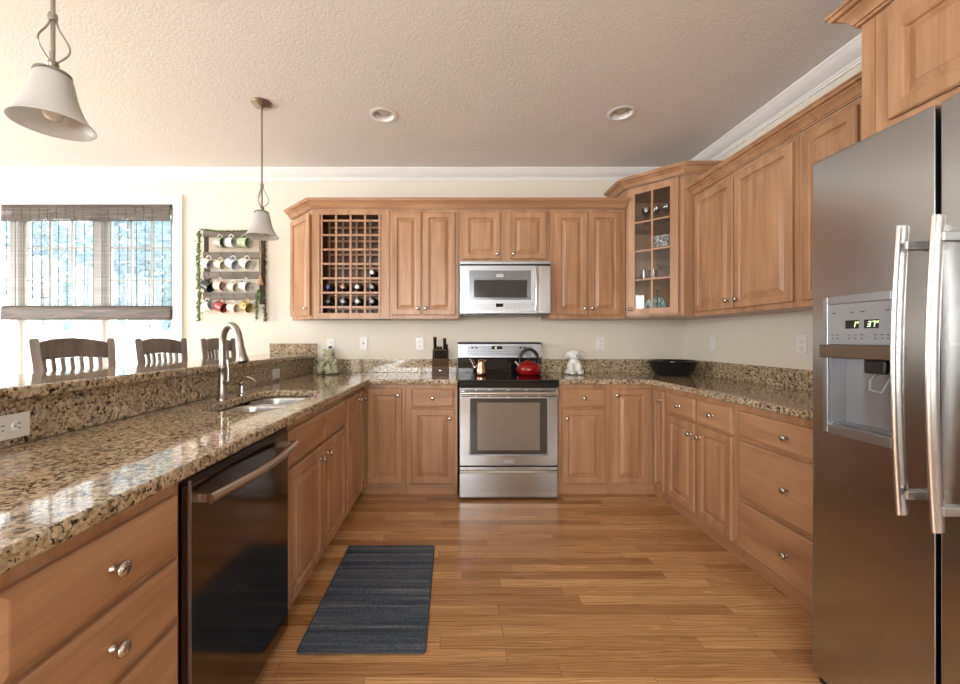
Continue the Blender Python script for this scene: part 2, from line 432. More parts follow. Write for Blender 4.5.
def tree(x, y, h, r, seed, label):
    rnd = random.Random(seed)
    t = thing('leafy_tree', label, 'tree', (x, y, -.35), group=None)
    MB().tube([(0, 0, 0), (.05, 0, h*.35), (-.05, .05, h*.70)], [.16, .12, .05], 10).build('trunk', M['bark'], t, smooth=60)
    mb = MB()
    for k in range(3000):
        a, b = rnd.uniform(0, 2*PI), math.acos(rnd.uniform(-1, 1)); q = r*rnd.uniform(.3, 1)**.5*(.82+.18*math.sin(3*a+seed)*math.sin(2*b))
        c = Vector((q*math.sin(b)*math.cos(a), q*math.sin(b)*math.sin(a), h*.56+q*1.25*math.cos(b)))
        s_ = rnd.uniform(.035, .07)*r; u = Vector((rnd.gauss(0, 1), rnd.gauss(0, 1), rnd.gauss(0, 1))).normalized(); v_ = u.orthogonal().normalized()
        mb._add([c-u*s_, c+v_*s_*.5, c+u*s_, c-v_*s_*.5], [(0, 1, 2, 3)])
    mb.build('crown', M['leaf'], t)
tree(-10.8, 14.3, 6.4, 2.7, 3, 'leafy tree outside beyond the right part of the window')
tree(-17.4, 17.0, 7.0, 3.0, 1, 'leafy tree outside beyond the left part of the window')
tree(-19.0, 26.5, 10.5, 4.2, 2, 'leafy tree outside beyond the middle of the window')

# ------------------------------------------------------------ cabinets
def door_mb(w, h, st=.052, t=.02):
    return MB().rings([(.002, w-.002, .002, h-.002, 0), (.002, w-.002, .002, h-.002, -.004), (0, w, 0, h, -.005), (0, w, 0, h, -t+.006), (.005, w-.005, .005, h-.005, -t),
        (st-.006, w-st+.006, st-.006, h-st+.006, -t), (st, w-st, st, h-st, -t+.004), (st+.003, w-st-.003, st+.003, h-st-.003, -t+.013),
        (st+.009, w-st-.009, st+.009, h-st-.009, -t+.013), (st+.032, w-st-.032, st+.032, h-st-.032, -t+.0035), (st+.035, w-st-.035, st+.035, h-st-.035, -t+.001)])
def slab_mb(w, h, t=.02):
    return MB().rings([(0, w, 0, h, 0), (0, w, 0, h, -t+.008), (.003, w-.003, .003, h-.003, -t+.005), (.012, w-.012, .012, h-.012, -t+.0005), (.015, w-.015, .015, h-.015, -t)])
_knob = MB().lathe([(.009, 0), (.008, .003), (.0055, .006), (.005, .012), (.0075, .016), (.0145, .019), (.0165, .023), (.015, .028), (.009, .031), (.0, .032)], 20, axis='y', cap0=True)
def knob(parent, x, z, y=-.02):
    return _knob.build('knob', M['nickel'], parent, smooth=50, loc=(x, y, z))
def add_door(t, x0, x1, z0, z1, kn=None, st=.052, T=None):
    d = door_mb(x1-x0, z1-z0, st).build('door', M['wood'], t, loc=(x0, 0, z0))
    if kn: knob(d, kn[0]-x0, kn[1]-z0)
    return d
def add_drawer(t, x0, x1, z0, z1):
    d = slab_mb(x1-x0, z1-z0).build('drawer', M['wood_h'], t, loc=(x0, 0, z0)); knob(d, (x1-x0)/2, (z1-z0)/2); return d
def base_cab(label, loc, rz, w, depth=.575, kick=.045, ktop=.10, ztop=.876, hollow=False):
    t = thing('base_cabinet', label, 'cabinet', loc, rz)
    b = MB()
    if hollow:
        b.box(0, w, 0, .019, ktop, ztop); b.box(0, .018, .019, depth, ktop, ztop); b.box(w-.018, w, .019, depth, ktop, ztop)
        b.box(.018, w-.018, depth-.012, depth, ktop, ztop); b.box(.018, w-.018, .019, depth-.012, ktop, ktop+.018)
    else: b.box(0, w, 0, depth, ktop, ztop)
    b.build('body', M['wood'], t, bevel=.001)
    MB().box(0, w, kick, kick+.018, 0.0005, ktop-.0005).build('toe_kick', M['wood_h'], t)
    return t
fxl = lambda y: -.716+.0108*y
FX, RX, BY = -.6825, 1.565, 3.105      # face frame planes: left run, right run, back run
DT, DB, DD0, DD1 = .685, .108, .700, .842
# left run (faces +x): local x = world y - near end
t = base_cab('maple drawer cabinet nearest the camera, left of the dishwasher', (fxl(.45), .45, 0), 89.38, .580, .575)
for z0, z1 in ((.692, .836), (.528, .676), (.350, .510), (.118, .334)): add_drawer(t, .160, .560, z0, z1)
t = base_cab('maple sink cabinet right of the dishwasher, two doors under false drawer fronts', (fxl(1.650), 1.650, 0), 89.38, .902, hollow=True)
for a, b, kx in ((.012, .450, .400), (.462, .888, .515)):
    slab_mb(b-a, .15).build('false_drawer_front', M['wood_h'], t, loc=(a, 0, DD0-.01))
    add_door(t, a, b, .10, DT-.012, (kx, .612))
t = base_cab('narrow full-height maple door cabinet between sink cabinet and left inner corner', (fxl(2.556), 2.556, 0), 89.38, .352)
add_door(t, .012, .342, .10, .842, (.30, .795))
# corner carousel cabinets
def corner(label, side):
    if side < 0: x0, x1, xi, poly = -1.283, -.362, FX, None
    else: x0, x1, xi = 1.233, 2.158, RX
    loc = (xi, BY, 0); t = thing('corner_cabinet', label, 'cabinet', loc); T_ = rel(loc); yn = 2.918
    if side < 0:
        poly = [(x0, yn), (xi, yn), (xi, BY), (x1, BY), (x1, 3.70), (x0, 3.70)]
        kp = [(xi-.055, yn), (xi-.045, yn), (xi-.045, BY+.06), (x1, BY+.06), (x1, BY+.07), (xi-.055, BY+.07)]
    else:
        poly = [(x0, BY), (xi, BY), (xi, yn), (x1, yn), (x1, 3.70), (x0, 3.70)]
        kp = [(x0, BY+.06), (xi+.035, BY+.06), (xi+.035, yn), (xi+.045, yn), (xi+.045, BY+.07), (x0, BY+.07)]
    MB(T_).prism(poly, .10, .876).build('body', M['wood'], t)
    MB(T_).prism(kp, .0005, .0995).build('toe_kick', M['wood_h'], t)
    return t
t = corner('left inner corner cabinet with folding maple doors', -1)
d = door_mb(.266, .735).build('door', M['wood'], t, loc=(.030, 0, .108)); knob(d, .236, .685)
d = door_mb(.150, .735, .035).build('door', M['wood'], t, loc=(0, -.172, .108), rot=(0, 0, R(90))); knob(d, .03, .675)
t = corner('right inner corner cabinet with folding maple doors', 1)
d = door_mb(.285, .735).build('door', M['wood'], t, loc=(-.325, 0, .108)); knob(d, .03, .685)
d = door_mb(.150, .735, .035).build('door', M['wood'], t, loc=(0, -.022, .108), rot=(0, 0, R(-90))); knob(d, .122, .665)
# back run
t = base_cab('maple cabinet with one drawer and one door left of the stove', (-.360, BY, 0), 0, .402, kick=.06)
add_drawer(t, .045, .375, DD0, DD1); add_door(t, .045, .375, DB, DT, (.342, .615))
t = base_cab('maple cabinet with one drawer and one door right of the stove', (.826, BY, 0), 0, .405, kick=.06)
add_drawer(t, .022, .357, DD0, DD1); add_door(t, .022, .357, DB, DT, (.058, .615))
# right run (faces -x): local x = far end - world y
t = base_cab('maple cabinet on the right wall with two drawers over two doors', (RX, 2.916, 0), -90, .732, .593, .035)
for a, b, kx in ((.035, .360, .325), (.385, .700, .42)):
    add_drawer(t, a, b, DD0, DD1); add_door(t, a, b, DB, DT, (kx, .612))
t = base_cab('wide maple three-drawer cabinet on the right wall beside the refrigerator', (RX, 2.182, 0), -90, .682, .593, .035)
for z0, z1 in ((.702, .840), (.374, .682), (.100, .355)): add_drawer(t, .018, .655, z0, z1)

# worktops
def slab(name, poly, z0, z1, holes, label, cat, bev=.010):
    o = MB().prism(poly, z0, z1, holes).build(name, M['granite'], bevel=bev, seg=3); tag(o, label, cat); return o
SX0, SX1, SY0, SY1 = -1.125, -.775, 1.73, 2.42
hole = rrect(SX0, SX1, SY0, SY1, .09)
slab('granite_worktop', [(-1.290, .1), (-.673, .1), (-.644, 3.052), (-.627, 3.07), (.046, 3.07), (.046, 3.727), (-1.290, 3.727)], .8765, .915,
     [hole], 'L-shaped speckled granite worktop around the sink, left of the stove', 'worktop')
slab('granite_worktop', [(.820, 3.07), (1.46, 3.07), (1.505, 3.052), (1.53, 3.01), (1.538, 1.502), (2.177, 1.502), (2.177, 3.727), (.820, 3.727)], .8765, .915, [],
     'L-shaped speckled granite worktop on the right, from stove to refrigerator', 'worktop')
def splash(x0, x1, y0, y1, z0, z1, label):
    tag(MB().box(x0, x1, y0, y1, z0, z1).build('granite_backsplash', M['granite'], bevel=.002), label, 'backsplash')
splash(-1.289, .046, 3.707, 3.728, .9155, 1.038, 'low granite backsplash on the back wall left of the stove')
splash(.820, 2.158, 3.707, 3.728, .9155, 1.038, 'low granite backsplash on the back wall right of the stove')
splash(2.158, 2.179, 1.502, 3.706, .9155, 1.038, 'low granite backsplash along the right wall')
splash(-1.311, -1.2905, .1, 3.728, .9155, 1.0525, 'long granite backsplash under the raised bar top')
splash(-1.690, -1.262, 3.703, 3.728, 1.0915, 1.183, 'short granite upstand standing on the bar top against the wall')
slab('granite_bar_top', [(-1.69, .1), (-1.25, .1), (-1.25, 3.728), (-1.69, 3.728)], 1.0535, 1.091, [], 'raised granite bar top above the sink counter', 'bar top')

# ------------------------------------------------------------ wall cabinets
UZ0, UZ1, UY, UX = 1.40, 2.335, 3.42, 1.875
def wall_cab(label, loc, rz, w, z0=UZ0, z1=UZ1, depth=.305):
    t = thing('wall_cabinet', label, 'cabinet', loc, rz)
    MB().box(0, w, 0, depth, z0-loc[2], z1-loc[2]).build('body', M['wood'], t, bevel=.0015)
    return t
# angled end cabinet
loc = (-1.184, UY, UZ0); T_ = rel(loc)
t = thing('wall_cabinet', 'angled end wall cabinet left of the wine rack', 'cabinet', loc)
MB(T_).prism([(-1.184, UY), (-1.184, 3.725), (-1.487, 3.725)], UZ0, UZ1).build('body', M['wood'], t, bevel=.0015)
d = door_mb(.375, .875).build('door', M['wood'], t, loc=(-.293-.004, .293-.008, .03), rot=(0, 0, R(-45))); knob(d, .342, .06)
# wine rack cabinet
loc = (-1.182, UY, UZ0); t = thing('wine_rack_cabinet', 'open maple wall cabinet with a square wine lattice', 'wine rack', loc); T_ = rel(loc)
W0, W1, Z0, Z1 = -1.133, -.606, 1.447, 2.290; X0, X1 = -1.182, -.537
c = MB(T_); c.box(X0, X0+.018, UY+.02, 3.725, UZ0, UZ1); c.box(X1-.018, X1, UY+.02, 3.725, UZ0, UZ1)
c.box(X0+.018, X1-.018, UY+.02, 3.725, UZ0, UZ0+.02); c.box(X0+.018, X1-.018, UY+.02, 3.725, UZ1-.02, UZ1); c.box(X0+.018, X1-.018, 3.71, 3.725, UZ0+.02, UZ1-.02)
c.build('body', M['wood_in_shade'], t)
f = MB(T_); f.box(X0, W0, UY, UY+.02, UZ0, UZ1); f.box(W1, X1, UY, UY+.02, UZ0, UZ1); f.box(W0, W1, UY, UY+.02, UZ0, Z0); f.box(W0, W1, UY, UY+.02, Z1, UZ1)
f.build('face_frame', M['wood'], t)
PX = lambda p, y=UY: (p-452)*y/400
PZ = lambda p, y=UY: 1.23-(p-338.5)*y/400
cols = [PX(321.3+14.5*k) for k in range(5)]; rows = [PZ(220.3+14.45*k) for k in range(7)]
def lattice(y, nm, mat):
    l = MB(T_)
    for x in cols: l.box(x-.0085, x+.0085, y, y+.010, Z0, Z1)
    for z in rows: l.box(W0, W1, y+.003, y+.013, z-.0085, z+.0085)
    l.build(nm, mat, t)
lattice(UY+.006, 'front_lattice', M['wood']); lattice(3.645, 'back_lattice', M['wood'])
# wine bottles
M['bottleglass'] = plain('dark_bottle_glass', (.012, .018, .014), .12, vary=.1)
foils = {'navy': (.03, .05, .16), 'copper': (.55, .28, .16), 'white': (.75, .74, .72), 'silver': (.32, .32, .34), 'black': (.02, .02, .02)}
for k, v in foils.items(): M['foil_'+k] = plain('foil_'+k, v, .3, vary=.05)
def bottle(col, row, foil, label):
    x = (cols[col]+cols[col+1])/2; z = rows[row+1]+.0086+.0385
    b = thing('wine_bottle', label, 'bottle', (x, 3.700, z), group='wine bottles lying in the lattice')
    MB().lathe([(.0, 0), (.036, .001), (.038, .006), (.038, .175), (.034, .192), (.020, .212), (.0145, .224), (.0145, .235)], 20, axis='y').build('body', M['bottleglass'], b, smooth=50)
    MB().lathe([(.0150, .225), (.0150, .285), (.0165, .288), (.0165, .302), (.0, .303)], 18, axis='y').build('neck_foil', M['foil_'+foil], b, smooth=50)
bottle(3, 3, 'white', 'wine bottle lying alone in the fourth lattice row from the bottom, right column')
bottle(0, 4, 'navy', 'wine bottle with navy foil in the upper full row, left column')
bottle(1, 4, 'copper', 'wine bottle with copper foil in the upper full row, second column')
bottle(2, 4, 'white', 'wine bottle with white foil in the upper full row, third column')
bottle(3, 4, 'silver', 'wine bottle with silver foil in the upper full row, right column')
bottle(0, 5, 'black', 'wine bottle with black foil in the lower full row, left column')
bottle(1, 5, 'silver', 'wine bottle with silver foil in the lower full row, second column')
bottle(2, 5, 'white', 'wine bottle with white foil in the lower full row, third column')
bottle(3, 5, 'silver', 'wine bottle with silver foil in the lower full row, right column')

DZ0, DZ1 = .030, .905
t = wall_cab('two-door maple wall cabinet between wine rack and microwave', (-.534, UY, UZ0), 0, .592)
add_door(t, .018, .272, DZ0, DZ1, (.248, .085)); add_door(t, .288, .562, DZ0, DZ1, (.312, .085))
t = wall_cab('short two-door maple wall cabinet above the microwave', (.061, UY, 1.876), 0, .768, z0=1.876)
add_door(t, .032, .352, .030, .430, (.322, .072)); add_door(t, .428, .745, .030, .430, (.458, .072))
t = wall_cab('two-door maple wall cabinet right of the microwave', (.832, UY, UZ0), 0, .650)
add_door(t, .048, .318, DZ0, DZ1, (.293, .085)); add_door(t, .332, .606, DZ0, DZ1, (.357, .085))
t = wall_cab('two-door maple wall cabinet on the right wall nearest the glass corner cabinet', (UX, 3.092, UZ0), -90, .932, depth=.303)
add_door(t, .020, .442, DZ0, DZ1, (.405, .085)); add_door(t, .456, .905, DZ0, DZ1, (.495, .085))
t = wall_cab('maple wall cabinet on the right wall partly hidden by the refrigerator', (UX, 2.158, UZ0), -90, .655, depth=.303)
add_door(t, .030, .322, DZ0, DZ1, (.297, .085)); add_door(t, .335, .625, DZ0, DZ1, (.36, .085))

# glass-door diagonal corner cabinet
P1, P2 = Vector((1.487, 3.42)), Vector((1.800, 3.107))
loc = (P1.x, P1.y, UZ0); t = thing('glass_corner_cabinet', 'tall diagonal corner wall cabinet with an eight-pane glass door', 'cabinet', loc); T_ = rel(loc)
CZ1 = 2.505
outer = [(1.487, 3.725), (1.487, 3.42), (1.800, 3.107), (2.177, 3.107), (2.177, 3.725)]
inner = [(1.505, 3.707), (1.505, 3.432), (1.812, 3.125), (2.159, 3.125), (2.159, 3.707)]
b = MB(T_)
b.prism(outer, UZ0, UZ0+.02); b.prism(outer, CZ1-.02, CZ1)
for i in (0, 2, 3, 4):
    j = (i+1) % 5; b.prism([outer[i], outer[j], inner[j], inner[i]], UZ0+.02, CZ1-.02)
b.build('body', M['wood'], t)
Ld = (P2-P1).length
TD = rel(loc) @ Matrix.Translation((P1.x, P1.y, UZ0)) @ Matrix.Rotation(R(-45), 4, 'Z')
f = MB(TD); f.box(0, .035, 0, .018, 0, CZ1-UZ0); f.box(Ld-.045, Ld, 0, .018, 0, CZ1-UZ0); f.box(.035, Ld-.045, 0, .018, 0, .04); f.box(.035, Ld-.045, 0, .018, 1.08, CZ1-UZ0)
f.build('face_frame', M['wood'], t)
d = MB(TD); a0, a1, q0, q1 = .026, Ld-.032, .030, 1.090; g0, g1, h0, h1 = a0+.055, a1-.060, .078, 1.035
d.box(a0, g0, -.02, -.001, q0, q1); d.box(g1, a1, -.02, -.001, q0, q1); d.box(g0, g1, -.02, -.001, q0, h0); d.box(g0, g1, -.02, -.001, h1, q1)
mxx = (g0+g1)/2; d.box(mxx-.007, mxx+.007, -.018, -.004, h0, h1)
for k in (1, 2, 3):
    z = h0+(h1-h0)*k/4; d.box(g0, g1, -.0175, -.0045, z-.007, z+.007)
do = d.build('door', M['wood'], t, bevel=.0015); MB(TD).box(g0, g1, -.010, -.007, h0, h1).build('glass_pane', M['cabglass'], do)
kb = MB(TD).lathe([(.009, 0), (.005, .006), (.005, .012), (.0145, .019), (.0165, .023), (.009, .031), (.0, .032)], 18, c=(a0+.022, -.02, .075), axis='y').build('knob', M['nickel'], do, smooth=50)
shz = []
for k in (1, 2, 3):
    z = UZ0+h0+(h1-h0)*k/4; shz.append(z)
    MB(T_).prism([(1.507, 3.705), (1.507, 3.46), (1.84, 3.127), (2.157, 3.127), (2.157, 3.705)], z-.006, z+.004).build('shelf', M['cabglass'], t)

# over-refrigerator cabinet and end panel
tag(MB().box(1.535, 2.177, 1.452, 1.499, .0005, 2.40).build('end_panel', M['wood'], bevel=.001), 'tall maple end panel beside the refrigerator', 'panel')
t = thing('wall_cabinet', 'deep maple cabinet above the refrigerator', 'cabinet', (1.535, 1.450, 1.90), -90)
MB().box(0, .95, 0, .64, 0, .50).build('body', M['wood'], t, bevel=.001)
add_door(t, .055, .465, .092, .430, (.43, .13)); add_door(t, .485, .895, .092, .430, (.52, .13))

# cabinet crown mouldings
kp = [(0, 0), (.012, 0), (.012, .009), (.018, .011), (.021, .020), (.030, .033), (.045, .043), (.045, .049), (.060, .051), (.065, .057), (.066, .063), (.072, .064), (.072, .074), (0, .074)]
def crown(path, z, label, k=1.0):
    tag(MB().sweep(path, [(o, h*k) for o, h in kp], z).build('cabinet_crown_moulding', M['wood_h'], smooth=30), label, 'moulding')
crown([(-1.487-.012, 3.727), (-1.184-.006, UY-.002), (1.484, UY-.002)], UZ1+.001, 'maple crown moulding along the back wall cabinets')
crown([(1.486, 3.727), (1.486, 3.42), (1.800, 3.106), (2.177, 3.106)], CZ1+.001, 'maple crown moulding on top of the tall glass corner cabinet')
crown([(UX-.001, 3.10), (UX-.001, 1.502)], UZ1+.001, 'maple crown moulding along the right wall cabinets')
crown([(2.10, 1.5), (1.534, 1.5), (1.534, .5)], 2.402, 'maple crown moulding above the refrigerator cabinet', 1.1)
# ------------------------------------------------------------ refrigerator
XZ = Matrix.Rotation(R(90), 4, 'X')          # prism drawn in x,z and extruded along -y
fr = thing('refrigerator', 'stainless side-by-side refrigerator with water dispenser and two long handles', 'refrigerator', (1.30, 1.447, 0), -90)
M['fridge_side'] = plain('grey_fridge_side', (.13, .13, .135), .45, vary=.03)
MB().box(.004, .911, .068, .86, .0, 1.845).build('body', M['fridge_side'], fr, bevel=.004)
hx0, hx1, hz0, hz1 = .068, .268, .935, 1.345
fd = MB(XZ).prism([(.001, .03), (.370, .03), (.370, 1.862), (.001, 1.862)], -.062, 0, [[(hx0, hz0), (hx1, hz0), (hx1, hz1), (hx0, hz1)]]).build('freezer_door', M['steel'], fr, bevel=.007, seg=3)
rd = MB().box(.380, .914, 0, .062, .03, 1.862).build('refrigerator_door', M['steel'], fr, bevel=.007, seg=3)
MB().box(.01, .90, .02, .06, .0, .027).build('kick_grille', M['black'], fr)
fm = MB(); fx0, fx1, fz0, fz1 = .050, .286, .905, 1.372
fm.box(fx0, hx0, -.006, .004, fz0, fz1); fm.box(hx1, fx1, -.006, .004, fz0, fz1); fm.box(hx0, hx1, -.006, .004, fz0, hz0); fm.box(hx0, hx1, -.006, .004, hz1, fz1)
fo = fm.build('dispenser_frame', M['steel_l'], fd, bevel=.002)
c = MB(); t_ = .003; dp = .058
c.box(hx0, hx1, dp-.003, dp, hz0, 1.21); c.box(hx0, hx0+t_, .004, dp-.003, hz0, 1.21); c.box(hx1-t_, hx1, .004, dp-.003, hz0, 1.21); c.box(hx0+t_, hx1-t_, .004, dp-.003, hz0, hz0+t_)
c.build('dispenser_cavity', M['grey_pl'] if 0 else plain('dispenser_liner', (.30, .31, .335), .22, metal=.5, vary=.03), fd)
MB().box(hx0+.004, hx1-.004, .012, .05, hz0+.004, hz0+.010).build('drip_tray', M['steel_l'], fd)
MB().box(hx0+.0005, hx1-.0005, -.002, .012, 1.2105, hz1-.0005).build('control_panel', plain('panel_silver', (.33, .35, .385), .3, metal=.4, vary=.02), fd)
MB().box(fx0+.001, fx1-.001, -.020, -.0065, 1.165, 1.209).build('dispenser_visor', plain('bronze_visor', (.20, .155, .12), .25, metal=.8, vary=.05), fd, bevel=.003)
MB().box(.185, .25, -.004, .04, 1.12, 1.164).build('ice_chute', M['black'], fd, bevel=.006)
MB().tube([(.205, .03, 1.13), (.200, .005, 1.10), (.205, -.002, 1.07), (.24, -.002, 1.065), (.252, .005, 1.10), (.25, .03, 1.13)], .0035, 8).build('dispenser_paddle', M['grey_pl'], fd, smooth=60)
M['led'] = NT('lit_digits').set(Base_Color=(.7, .85, .5), Emission_Color=(.75, 1, .45), Emission_Strength=1.6)
def seg_digit(mb, ch, x, z, w, h, t, y):
    S = {'1': 'bc', '3': 'abcdg', '7': 'abc', 'o': 'abfg', '5': 'acdfg', '2': 'abdeg', '0': 'abcdef', '8': 'abcdefg'}[ch]
    sl = .18*h
    def sh(zz): return (zz-z)/h*sl
    seg = {'a': (x, x+w, z+h-t, z+h), 'g': (x, x+w, z+h/2-t/2, z+h/2+t/2), 'd': (x, x+w, z, z+t), 'b': (x+w-t, x+w, z+h/2, z+h), 'c': (x+w-t, x+w, z, z+h/2), 'f': (x, x+t, z+h/2, z+h), 'e': (x, x+t, z, z+h/2)}
    for k in S:
        a, b, c_, d_ = seg[k]; mb._add([(a+sh(c_), y, c_), (b+sh(c_), y, c_), (b+sh(d_), y, d_), (a+sh(d_), y, d_)], [(0, 1, 2, 3)])
for x0, x1, txt in ((.128, .171, ' 1'), (.188, .231, '37')):
    dd = MB().box(x0, x1, -.0032, -.0021, 1.262, 1.289).build('display', M['blackglass'], fd)
    mb = MB(); xx = x0+.010
    for ch in txt:
        if ch != ' ': seg_digit(mb, ch, xx, 1.267, .009, .017, .0025, -.0036)
        xx += .013
    seg_digit(mb, 'o', xx+.0005, 1.267+.007, .005, .010, .0015, -.0036)
    mb.build('digits', M['led'], dd)
mk = MB()
for x in (.083, .100, .140, .160, .180, .221, .240, .257): mk.box(x-.005, x+.005, -.0030, -.0021, 1.2405, 1.2425); mk.box(x-.0015, x+.0015, -.0030, -.0021, 1.228, 1.232)
for x in (.088, .150, .183, .255): mk.box(x-.006, x+.006, -.0030, -.0021, 1.314, 1.3165)
mk.build('control_markings', M['black'], fd)
for x, par, za, zb in ((.343, fd, .745, 1.540), (.424, rd, .735, 1.545)):
    n = 16; pts = [(x, -.056-.016*math.sin(PI*k/n), za+(zb-za)*k/n) for k in range(n+1)]
    ho = MB().tube(pts, .018, 14, flat=(.42, 1.0)).build('handle', M['chrome'] if 0 else M['nickel'], par, smooth=60)
    for z in (za+.055, zb-.055): MB().box(x-.012, x+.012, -.056, .002, z-.012, z+.012).build('handle_bracket', M['steel_v'], par, bevel=.003)

# ------------------------------------------------------------ dishwasher
dw = thing('dishwasher', 'glossy stainless dishwasher coloured by dark reflections with curved steel bar handle under the left worktop', 'dishwasher', (fxl(1.0345)+.026, 1.0345, 0), 89.38)
MB().box(.004, .608, .032, .58, .02, .868).build('body', M['black'], dw)
dd = MB().box(.007, .606, 0, .004, .052, .848).box(.002, .609, .0045, .031, .052, .848).build('door', M['steel_dark_refl'], dw, bevel=.003)
MB().box(.001, .0065, -.001, .004, .052, .860).build('door_edge_trim', M['steel_l'], dw)
MB().box(.007, .606, .004, .031, .849, .866).build('control_strip', M['black'], dw)
n = 18; pts = [(.020+.56*k/n, -.040-.028*math.sin(PI*k/n), .808) for k in range(n+1)]
h = MB().tube(pts, .0135, 14); h.box(.022, .044, -.030, 0, .797, .819); h.box(.556, .578, -.030, 0, .797, .819)
h.build('handle', M['nickel'], dd, smooth=45)

# ------------------------------------------------------------ stove
st = thing('stove', 'stainless electric range with black glass cooktop and oven window', 'stove', (.053, 3.045, 0))
MB().box(.002, .756, .032, .62, .012, .898).build('body', plain('dark_range_side', (.03, .03, .03), .4), st)
for x in (.03, .70): MB().box(x, x+.03, .06, .09, 0, .012).build('foot', M['black'], st)
for x in (.03, .70): MB().box(x, x+.03, .50, .53, 0, .012).build('foot', M['black'], st)
od = MB(XZ).prism([(.004, .262), (.754, .262), (.754, .852), (.004, .852)], -.031, 0, [rrect(.085, .672, .348, .775, .012, 3)]).build('oven_door', M['steel'], st, bevel=.003)
wn = MB().box(.086, .671, .004, .030, .349, .774).build('oven_window', plain('oven_glass', (.055, .05, .048), .07, vary=.03), od)
fr_ = MB(); fr_.box(.077, .085, -.0025, .001, .340, .783); fr_.box(.672, .680, -.0025, .001, .340, .783); fr_.box(.085, .672, -.0025, .001, .340, .348); fr_.box(.085, .672, -.0025, .001, .775, .783)
fr_.build('window_frame', M['steel_l'], od, bevel=.001)
MB().box(.140, .616, .0025, .0038, .378, .742).build('inner_window', plain('inner_oven_screen', (.24, .215, .19), .16, metal=.25, vary=.05, scale=60), od)
h = MB(); n = 12
h.tube([(.010+.738*k/n, -.040-.006*math.sin(PI*k/n), .818) for k in range(n+1)], .0125, 14)
h.box(.016, .040, -.036, .0, .808, .828); h.box(.718, .742, -.036, .0, .808, .828)
h.build('handle', M['nickel'], od, smooth=45)
for z in (.838, .790):
    v = MB()
    for a, b in ((.02, .12), (.135, .22), (.24, .36), (.385, .50), (.525, .60), (.62, .74)): v.box(a, b, -.0015, .001, z-.003, z+.003)
    v.build('vent_slots', M['black'], od)
lp = MB().box(.338, .420, -.003, .001, .281, .305).build('badge', M['steel_l'], od, bevel=.001)
MB().box(.346, .412, -.0036, -.003, .290, .296).build('badge_lettering', M['grey_pl'], lp)
sd = MB().box(.004, .754, 0, .031, .018, .250).build('storage_drawer', M['steel'], st, bevel=.003)
MB().sweep([(.006, -.001), (.752, -.001)], [(0, 0), (.020, .004), (.026, .010), (.022, .018), (.0, .022)], .208).build('drawer_handle', M['nickel'], sd, smooth=40)
ct = MB().box(-.004, .762, -.012, .60, .8985, .9165).build('cooktop', M['blackglass'], st, bevel=.004)
MB().box(.0, .758, -.016, -.002, .862, .897).build('front_trim', M['blackglass'], st, bevel=.004)
M['burner'] = plain('burner_ring_print', (.05, .05, .055), .2)
for x, y, r in ((.19, .16, .105), (.57, .16, .085), (.19, .43, .085), (.57, .43, .105)):
    MB().lathe([(r-.004, .9167), (r, .9167)], 40, c=(x, y, 0)).build('burner_ring', M['burner'], ct)
MB().box(.002, .756, .585, .655, .9170, 1.045).build('backguard_base', M['blackglass'], st, bevel=.003)
bg_ = MB(Matrix.Rotation(R(-90), 4, 'Z') @ Matrix.Rotation(R(-90), 4, 'X') if 0 else Matrix.Identity(4))
prof = [(.575, 1.046), (.560, 1.058), (.572, 1.180), (.590, 1.197), (.655, 1.199), (.655, 1.046)]
vs = [(x, y, z) for x in (.0, .758) for y, z in prof]; m = len(prof)
bg_._add(vs, [tuple(range(m)), tuple(range(2*m-1, m-1, -1))]+[(k, (k+1) % m, (k+1) % m+m, k+m) for k in range(m)])
bo = bg_.build('backguard', M['steel_l'], st, bevel=.003)
tilt = Matrix.Translation((0, .5645, 1.115)) @ Matrix.Rotation(math.atan2(-.012, .122), 4, 'X')
MB(tilt).box(.085, .665, -.0045, -.0005, -.044, .050).build('control_panel', plain('control_silver', (.30, .32, .36), .28, metal=.6, vary=.02), bo, bevel=.001)
ds = MB(tilt).box(.305, .400, -.0062, -.0046, .018, .046).build('display', M['blackglass'], bo)
mb = MB(tilt); xx = .325
for ch in '12': seg_digit(mb, ch, xx, .025, .010, .014, .0025, -.0068); xx += .014
mb.build('digits', M['led'], ds)
mk = MB(tilt)
for x in (.120, .157, .555, .592): mk.box(x, x+.020, -.0056, -.0046, .024, .040)
for x in [.115+.03*k for k in range(5)]+[.28+.021*k for k in range(9)]+[.52+.03*k for k in range(4)]:
    for z in (-.004, -.022): mk.box(x, x+.009, -.0052, -.0046, z, z+.003)
mk.build('control_markings', M['black'], bo)

# ------------------------------------------------------------ microwave
mw = thing('microwave', 'stainless over-the-range microwave under the short wall cabinet', 'microwave', (.064, 3.325, 1.434))
MB().box(0, .760, .020, .398, 0, .437).build('body', M['steel'], mw, bevel=.003)
md = MB().box(.001, .652, -.006, .0195, .004, .402).build('door', M['steel_l'], mw, bevel=.003)
MB().box(.654, .759, -.004, .0195, .004, .402).build('side_panel', M['steel_v'], mw, bevel=.006)
MB().box(.001, .759, -.002, .0195, .415, .4365).build('top_vent', M['steel_l'], mw, bevel=.002)
MB().box(.004, .756, .006, .0195, .403, .414).build('vent_gap', M['black'], mw)
MB().box(.080, .590, -.009, -.0065, .118, .360).build('door_panel', plain('door_tint', (.22, .24, .27), .2, metal=.7, vary=.02), md, bevel=.002)
MB().box(.118, .556, -.0105, -.0092, .136, .282).build('window', plain('microwave_window', (.045, .045, .05), .08, vary=.04), md)
lp = MB().box(.303, .363, -.0115, -.0092, .305, .330).build('badge', M['steel_l'], md, bevel=.001)
MB().box(.311, .355, -.0120, -.0116, .314, .320).build('badge_lettering', M['grey_pl'], lp)
